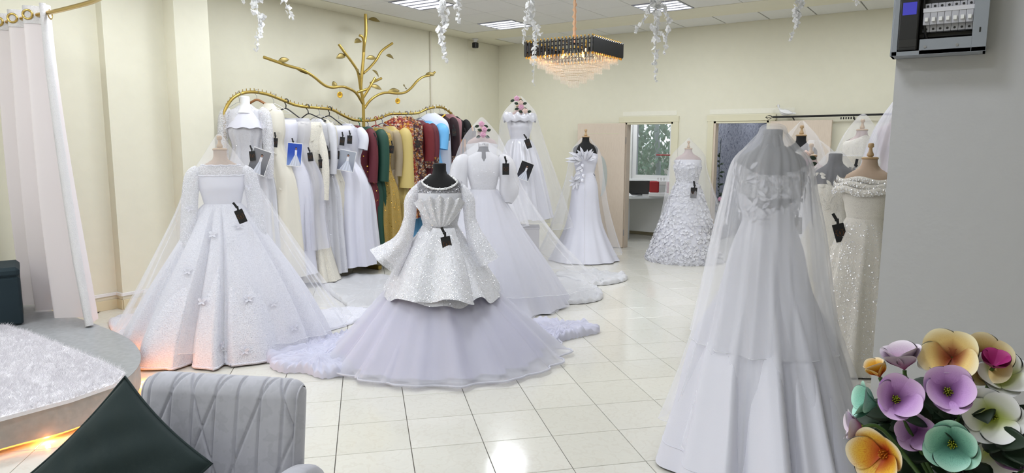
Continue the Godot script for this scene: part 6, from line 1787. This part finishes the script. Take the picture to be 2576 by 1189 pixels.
	mt("sheer_beige", Color(0.72, 0.66, 0.56), 0.8, {"a": 0.5})
	mt("blue_cloth", Color(0.42, 0.7, 0.9), 0.5, {"nt": n_fine, "ts": 4.0, "ns": 0.4})
	mt("bag_white", Color(0.85, 0.87, 0.92), 0.5)
	mt("pink_glitter", Color(0.8, 0.58, 0.6), 0.5, {"nt": T.glitter_normal, "ns": 1.5, "ts": 3.0})
	mt("black_cloth", Color(0.04, 0.04, 0.05), 0.8)
	mt("orange_gold", Color(0.85, 0.58, 0.14), 0.4, {"nt": n_lace, "ns": 1.0, "ts": 5.0})
	mt("print_red", Color.WHITE, 0.7, {"tex": floral(Color(0.5, 0.05, 0.08), 4, [Color(0.85, 0.62, 0.12), Color(0.9, 0.86, 0.78), Color(0.75, 0.38, 0.08), Color(0.12, 0.05, 0.06)], 620), "ts": 1.9})
	mt("print_dark", Color.WHITE, 0.7, {"tex": floral(Color(0.2, 0.03, 0.06), 6, [Color(0.8, 0.55, 0.14), Color(0.78, 0.74, 0.66), Color(0.55, 0.1, 0.1), Color(0.04, 0.03, 0.04)], 560), "ts": 2.2})
	mt("curtain", Color(0.92, 0.89, 0.89), 0.85, {"nt": n_weave, "ts": 5.0, "ns": 0.4, "back": Color(0.3, 0.28, 0.28)})
	mt("curtain_band", Color(0.92, 0.91, 0.91), 0.9, {"nt": nz("terry_normal", S, 0.15, 2, true, 9.0), "ts": 3.0, "ns": 1.0})
	mt("velvet", Color(0.7, 0.7, 0.73), 0.75, {"tex": nz("velvet_patches", S, 0.012, 4, false, 0.0, [[0.0, 0.5, 0.62, 1.0], [Color(0.97, 0.97, 0.97), Color(1, 1, 1), Color(0.94, 0.94, 0.94), Color(0.99, 0.99, 0.99)]]), "ts": 2.0, "rim": 0.8})
	mt("green_cushion", Color(0.07, 0.14, 0.14), 0.85, {"nt": n_weave, "ts": 6.0, "ns": 0.3, "rim": 0.25})
	mt("teal", Color(0.1, 0.17, 0.2), 0.85, {"nt": n_weave, "ts": 6.0, "ns": 0.3, "rim": 0.25})
	mt("fur", Color(0.94, 0.93, 0.94), 0.95, {"back": back})
	mt("laminate", Color(0.72, 0.71, 0.69), 0.5, {"tex": nz("laminate_cloud", S, 0.02, 4, false, 0.0, [[0.0, 1.0], [Color(0.9, 0.9, 0.9), Color(1, 1, 1)]]), "ts": 1.5})
	mt("laminate_top", Color(0.64, 0.65, 0.66), 0.35, {"tex": T.laminate_cloud, "ts": 1.5})
	# plants
	mt("garland", Color(1, 1, 1), 0.6, {"back": Color(0.8, 0.8, 0.8)})
	mt("rose_pink", Color(0.84, 0.64, 0.74), 0.7)
	mt("rose_cream", Color(0.88, 0.78, 0.74), 0.7)
	mt("leaf_dark", Color(0.1, 0.18, 0.11), 0.5)
	mt("stem_green", Color(0.25, 0.38, 0.14), 0.5)
	mt("heart_green", Color(0.62, 0.66, 0.14), 0.6)
	mt("heart_orange", Color(0.75, 0.45, 0.1), 0.6)
	mt("birch", Color(0.75, 0.75, 0.72), 0.8)
	mt("tree_green", Color(1, 1, 1), 0.7, {"vc": true, "back": Color(0.5, 0.5, 0.4)})
	mt("lawn", Color(0.25, 0.32, 0.15), 0.9)
	var pb := {"back": Color(0.35, 0.35, 0.35)}
	var wh := Color(0.94, 0.94, 0.95)
	mt("petal_orange", Color.WHITE, 0.55, pb.merged({"tex": petal_tex(Color(0.96, 0.9, 0.78), Color(0.94, 0.76, 0.24), Color(0.72, 0.2, 0.05), Color(0.78, 0.3, 0.06), 0.7)}))
	mt("petal_yellow", Color.WHITE, 0.55, pb.merged({"tex": petal_tex(Color(0.98, 0.93, 0.78), Color(0.95, 0.84, 0.56), Color(0.45, 0.14, 0.06), Color(0.86, 0.66, 0.32), 0.4)}))
	mt("petal_mint", Color.WHITE, 0.55, pb.merged({"tex": petal_tex(Color(0.72, 0.9, 0.83), Color(0.56, 0.8, 0.72), Color(0.22, 0.42, 0.37), Color(0.26, 0.45, 0.42), 0.5)}))
	mt("petal_white", Color.WHITE, 0.55, pb.merged({"tex": petal_tex(wh, Color(0.93, 0.94, 0.9), Color(0.72, 0.78, 0.3), Color(0.85, 0.88, 0.8), 0.2)}))
	mt("petal_lilac", Color.WHITE, 0.55, pb.merged({"tex": petal_tex(Color(0.88, 0.75, 0.91), Color(0.82, 0.65, 0.87), Color(0.5, 0.3, 0.55), Color(0.6, 0.4, 0.68), 0.4)}))
	mt("petal_mauve", Color.WHITE, 0.55, pb.merged({"tex": petal_tex(Color(0.9, 0.86, 0.9), Color(0.82, 0.74, 0.82), Color(0.66, 0.3, 0.5), Color(0.68, 0.55, 0.68), 0.5)}))
	mt("petal_magenta", Color(0.68, 0.16, 0.48), 0.55, pb)
	# shared small shapes
	T.sequin = MB.new().face([Vector3(-0.5, 0, 0), Vector3(-0.2, 0.5, 0.08), Vector3(0.35, 0.4, 0), Vector3(0.5, -0.15, 0.08), Vector3(0.05, -0.5, 0)], Vector3(0, 0, -1)).mesh()
	T.strand = MB.new().face([Vector3(-0.25, 0, 0), Vector3(0, 1, 0), Vector3(0.25, 0, 0)], Vector3(0, 0, -1)).face([Vector3(0, 0, -0.25), Vector3(0, 1, 0), Vector3(0, 0, 0.25)], Vector3(-1, 0, 0)).mesh()
	var sf := MB.new()
	for k in 5:
		var a := TAU * k / 5.0
		var d := Vector3(cos(a), sin(a), 0)
		var s := Vector3(-sin(a), cos(a), 0)
		sf.face([Vector3(0, 0, 0.0), d * 0.6 + s * 0.42 + Vector3(0, 0, 0.12), d * 1.0 + Vector3(0, 0, 0.24), d * 0.6 - s * 0.42 + Vector3(0, 0, 0.12)], Vector3(0, 0, -1))
	T.small_flower = sf.mesh()
	var bl := MB.new()
	for k in 4:
		var a := TAU * k / 4.0 + 0.2
		var d := Vector3(cos(a), sin(a), 0.25 + 0.1 * (k % 2))
		bl.leaf(Vector3.ZERO, d * 0.75, 0.75, Vector3(0, 0, 1), 0.1, 0.03, 0.55)
	T.blossom = bl.mesh()
	T.white_leaf = MB.new().leaf(Vector3.ZERO, Vector3(0, 1, 0.1), 0.42, Vector3(0, 0, 1), 0.08, 0.02, 0.9).mesh()
	T.tree_leaf = MB.new().face([Vector3(-0.5, 0, 0), Vector3(0, 1, 0), Vector3(0.5, 0, 0.1), Vector3(0, -0.7, 0.1)], Vector3(0, 0, -1)).mesh()
	T.petal = petal_mesh(1.0, 0.98, 0.5, 0.2)
	T.photo_grey = bride_photo(Color(0.5, 0.5, 0.52), Color(0.36, 0.37, 0.4), 0.35, 0.55)
	T.photo_blue = bride_photo(Color(0.16, 0.3, 0.68), Color(0.45, 0.55, 0.78), 0.7, 0.6)
	T.photo_silver = bride_photo(Color(0.62, 0.64, 0.68), Color(0.5, 0.52, 0.58), 0.7, 0.55)
	T.photo_dark = bride_photo(Color(0.12, 0.12, 0.14), Color(0.2, 0.2, 0.24), 0.7, 0.55)

# ---------- scene ----------
const PANEL := 2.25
const LAMP_GLOW := 1.3
const EXPOSURE := 1.0

func _ready() -> void:
	# camera at eye height, turned towards the left back corner
	var cam := Camera3D.new()
	cam.name = "camera"
	add_child(cam)
	cam.position = Vector3(0, 1.65, 0)
	cam.rotation = Vector3(-0.135, deg_to_rad(34.21), 0.0041)
	cam.fov = rad_to_deg(2.0 * atan(594.5 / 1701.9))
	cam.near = 0.05
	cam.far = 100.0
	cam.current = true
	# sky and exposure
	var env := Environment.new()
	var sky := Sky.new()
	var sm := ProceduralSkyMaterial.new()
	sm.sky_top_color = Color(0.62, 0.7, 0.82)
	sm.sky_horizon_color = Color(0.88, 0.9, 0.93)
	sm.ground_horizon_color = Color(0.7, 0.72, 0.7)
	sm.ground_bottom_color = Color(0.4, 0.4, 0.38)
	sm.sky_energy_multiplier = 1.4
	sky.sky_material = sm
	env.background_mode = Environment.BG_SKY
	env.sky = sky
	env.tonemap_mode = Environment.TONE_MAPPER_LINEAR
	env.tonemap_exposure = EXPOSURE
	env.sdfgi_enabled = true
	env.ssao_enabled = true
	env.ssil_enabled = true
	var we := WorldEnvironment.new()
	we.name = "environment"
	we.environment = env
	add_child(we)
	make_materials()
	# ceiling light panels, the room's main light; those behind the camera added as fill
	var names := ["square light panel above the gold rack", "square light panel in the far left corner of the ceiling", "square light panel right of the chandelier", "square light panel above the chandelier", "square light panel above the lace gown", "square light panel above the beaded peplum gown", "square light panel above the right-hand gowns", "square light panel by the right end of the back wall", "square light panel above the podium", "square light panel above the armchair", "square light panel behind the podium", "square light panel behind the armchair", "unseen fill panel added at the front end of the podium", "unseen fill panel added in the front aisle", "unseen fill panel added by the front wall", "square light panel in front of the pillar", "unseen fill panel added above the viewer"]
	var k := 0
	for q in lamp_cells():
		light_panel(-6.39 + 0.6 * q.x, -6.532 - 0.6 * q.y, names[k], k < 3)
		k += 1
	build_floor()
	build_ceiling()
	build_walls()
	room_beyond()
	make_podium()
	make_rack()
	make_gowns()
	make_chair()
	make_chandelier()
	make_hanging()
	make_garlands()
	make_bouquet()
	make_box()
	make_details()
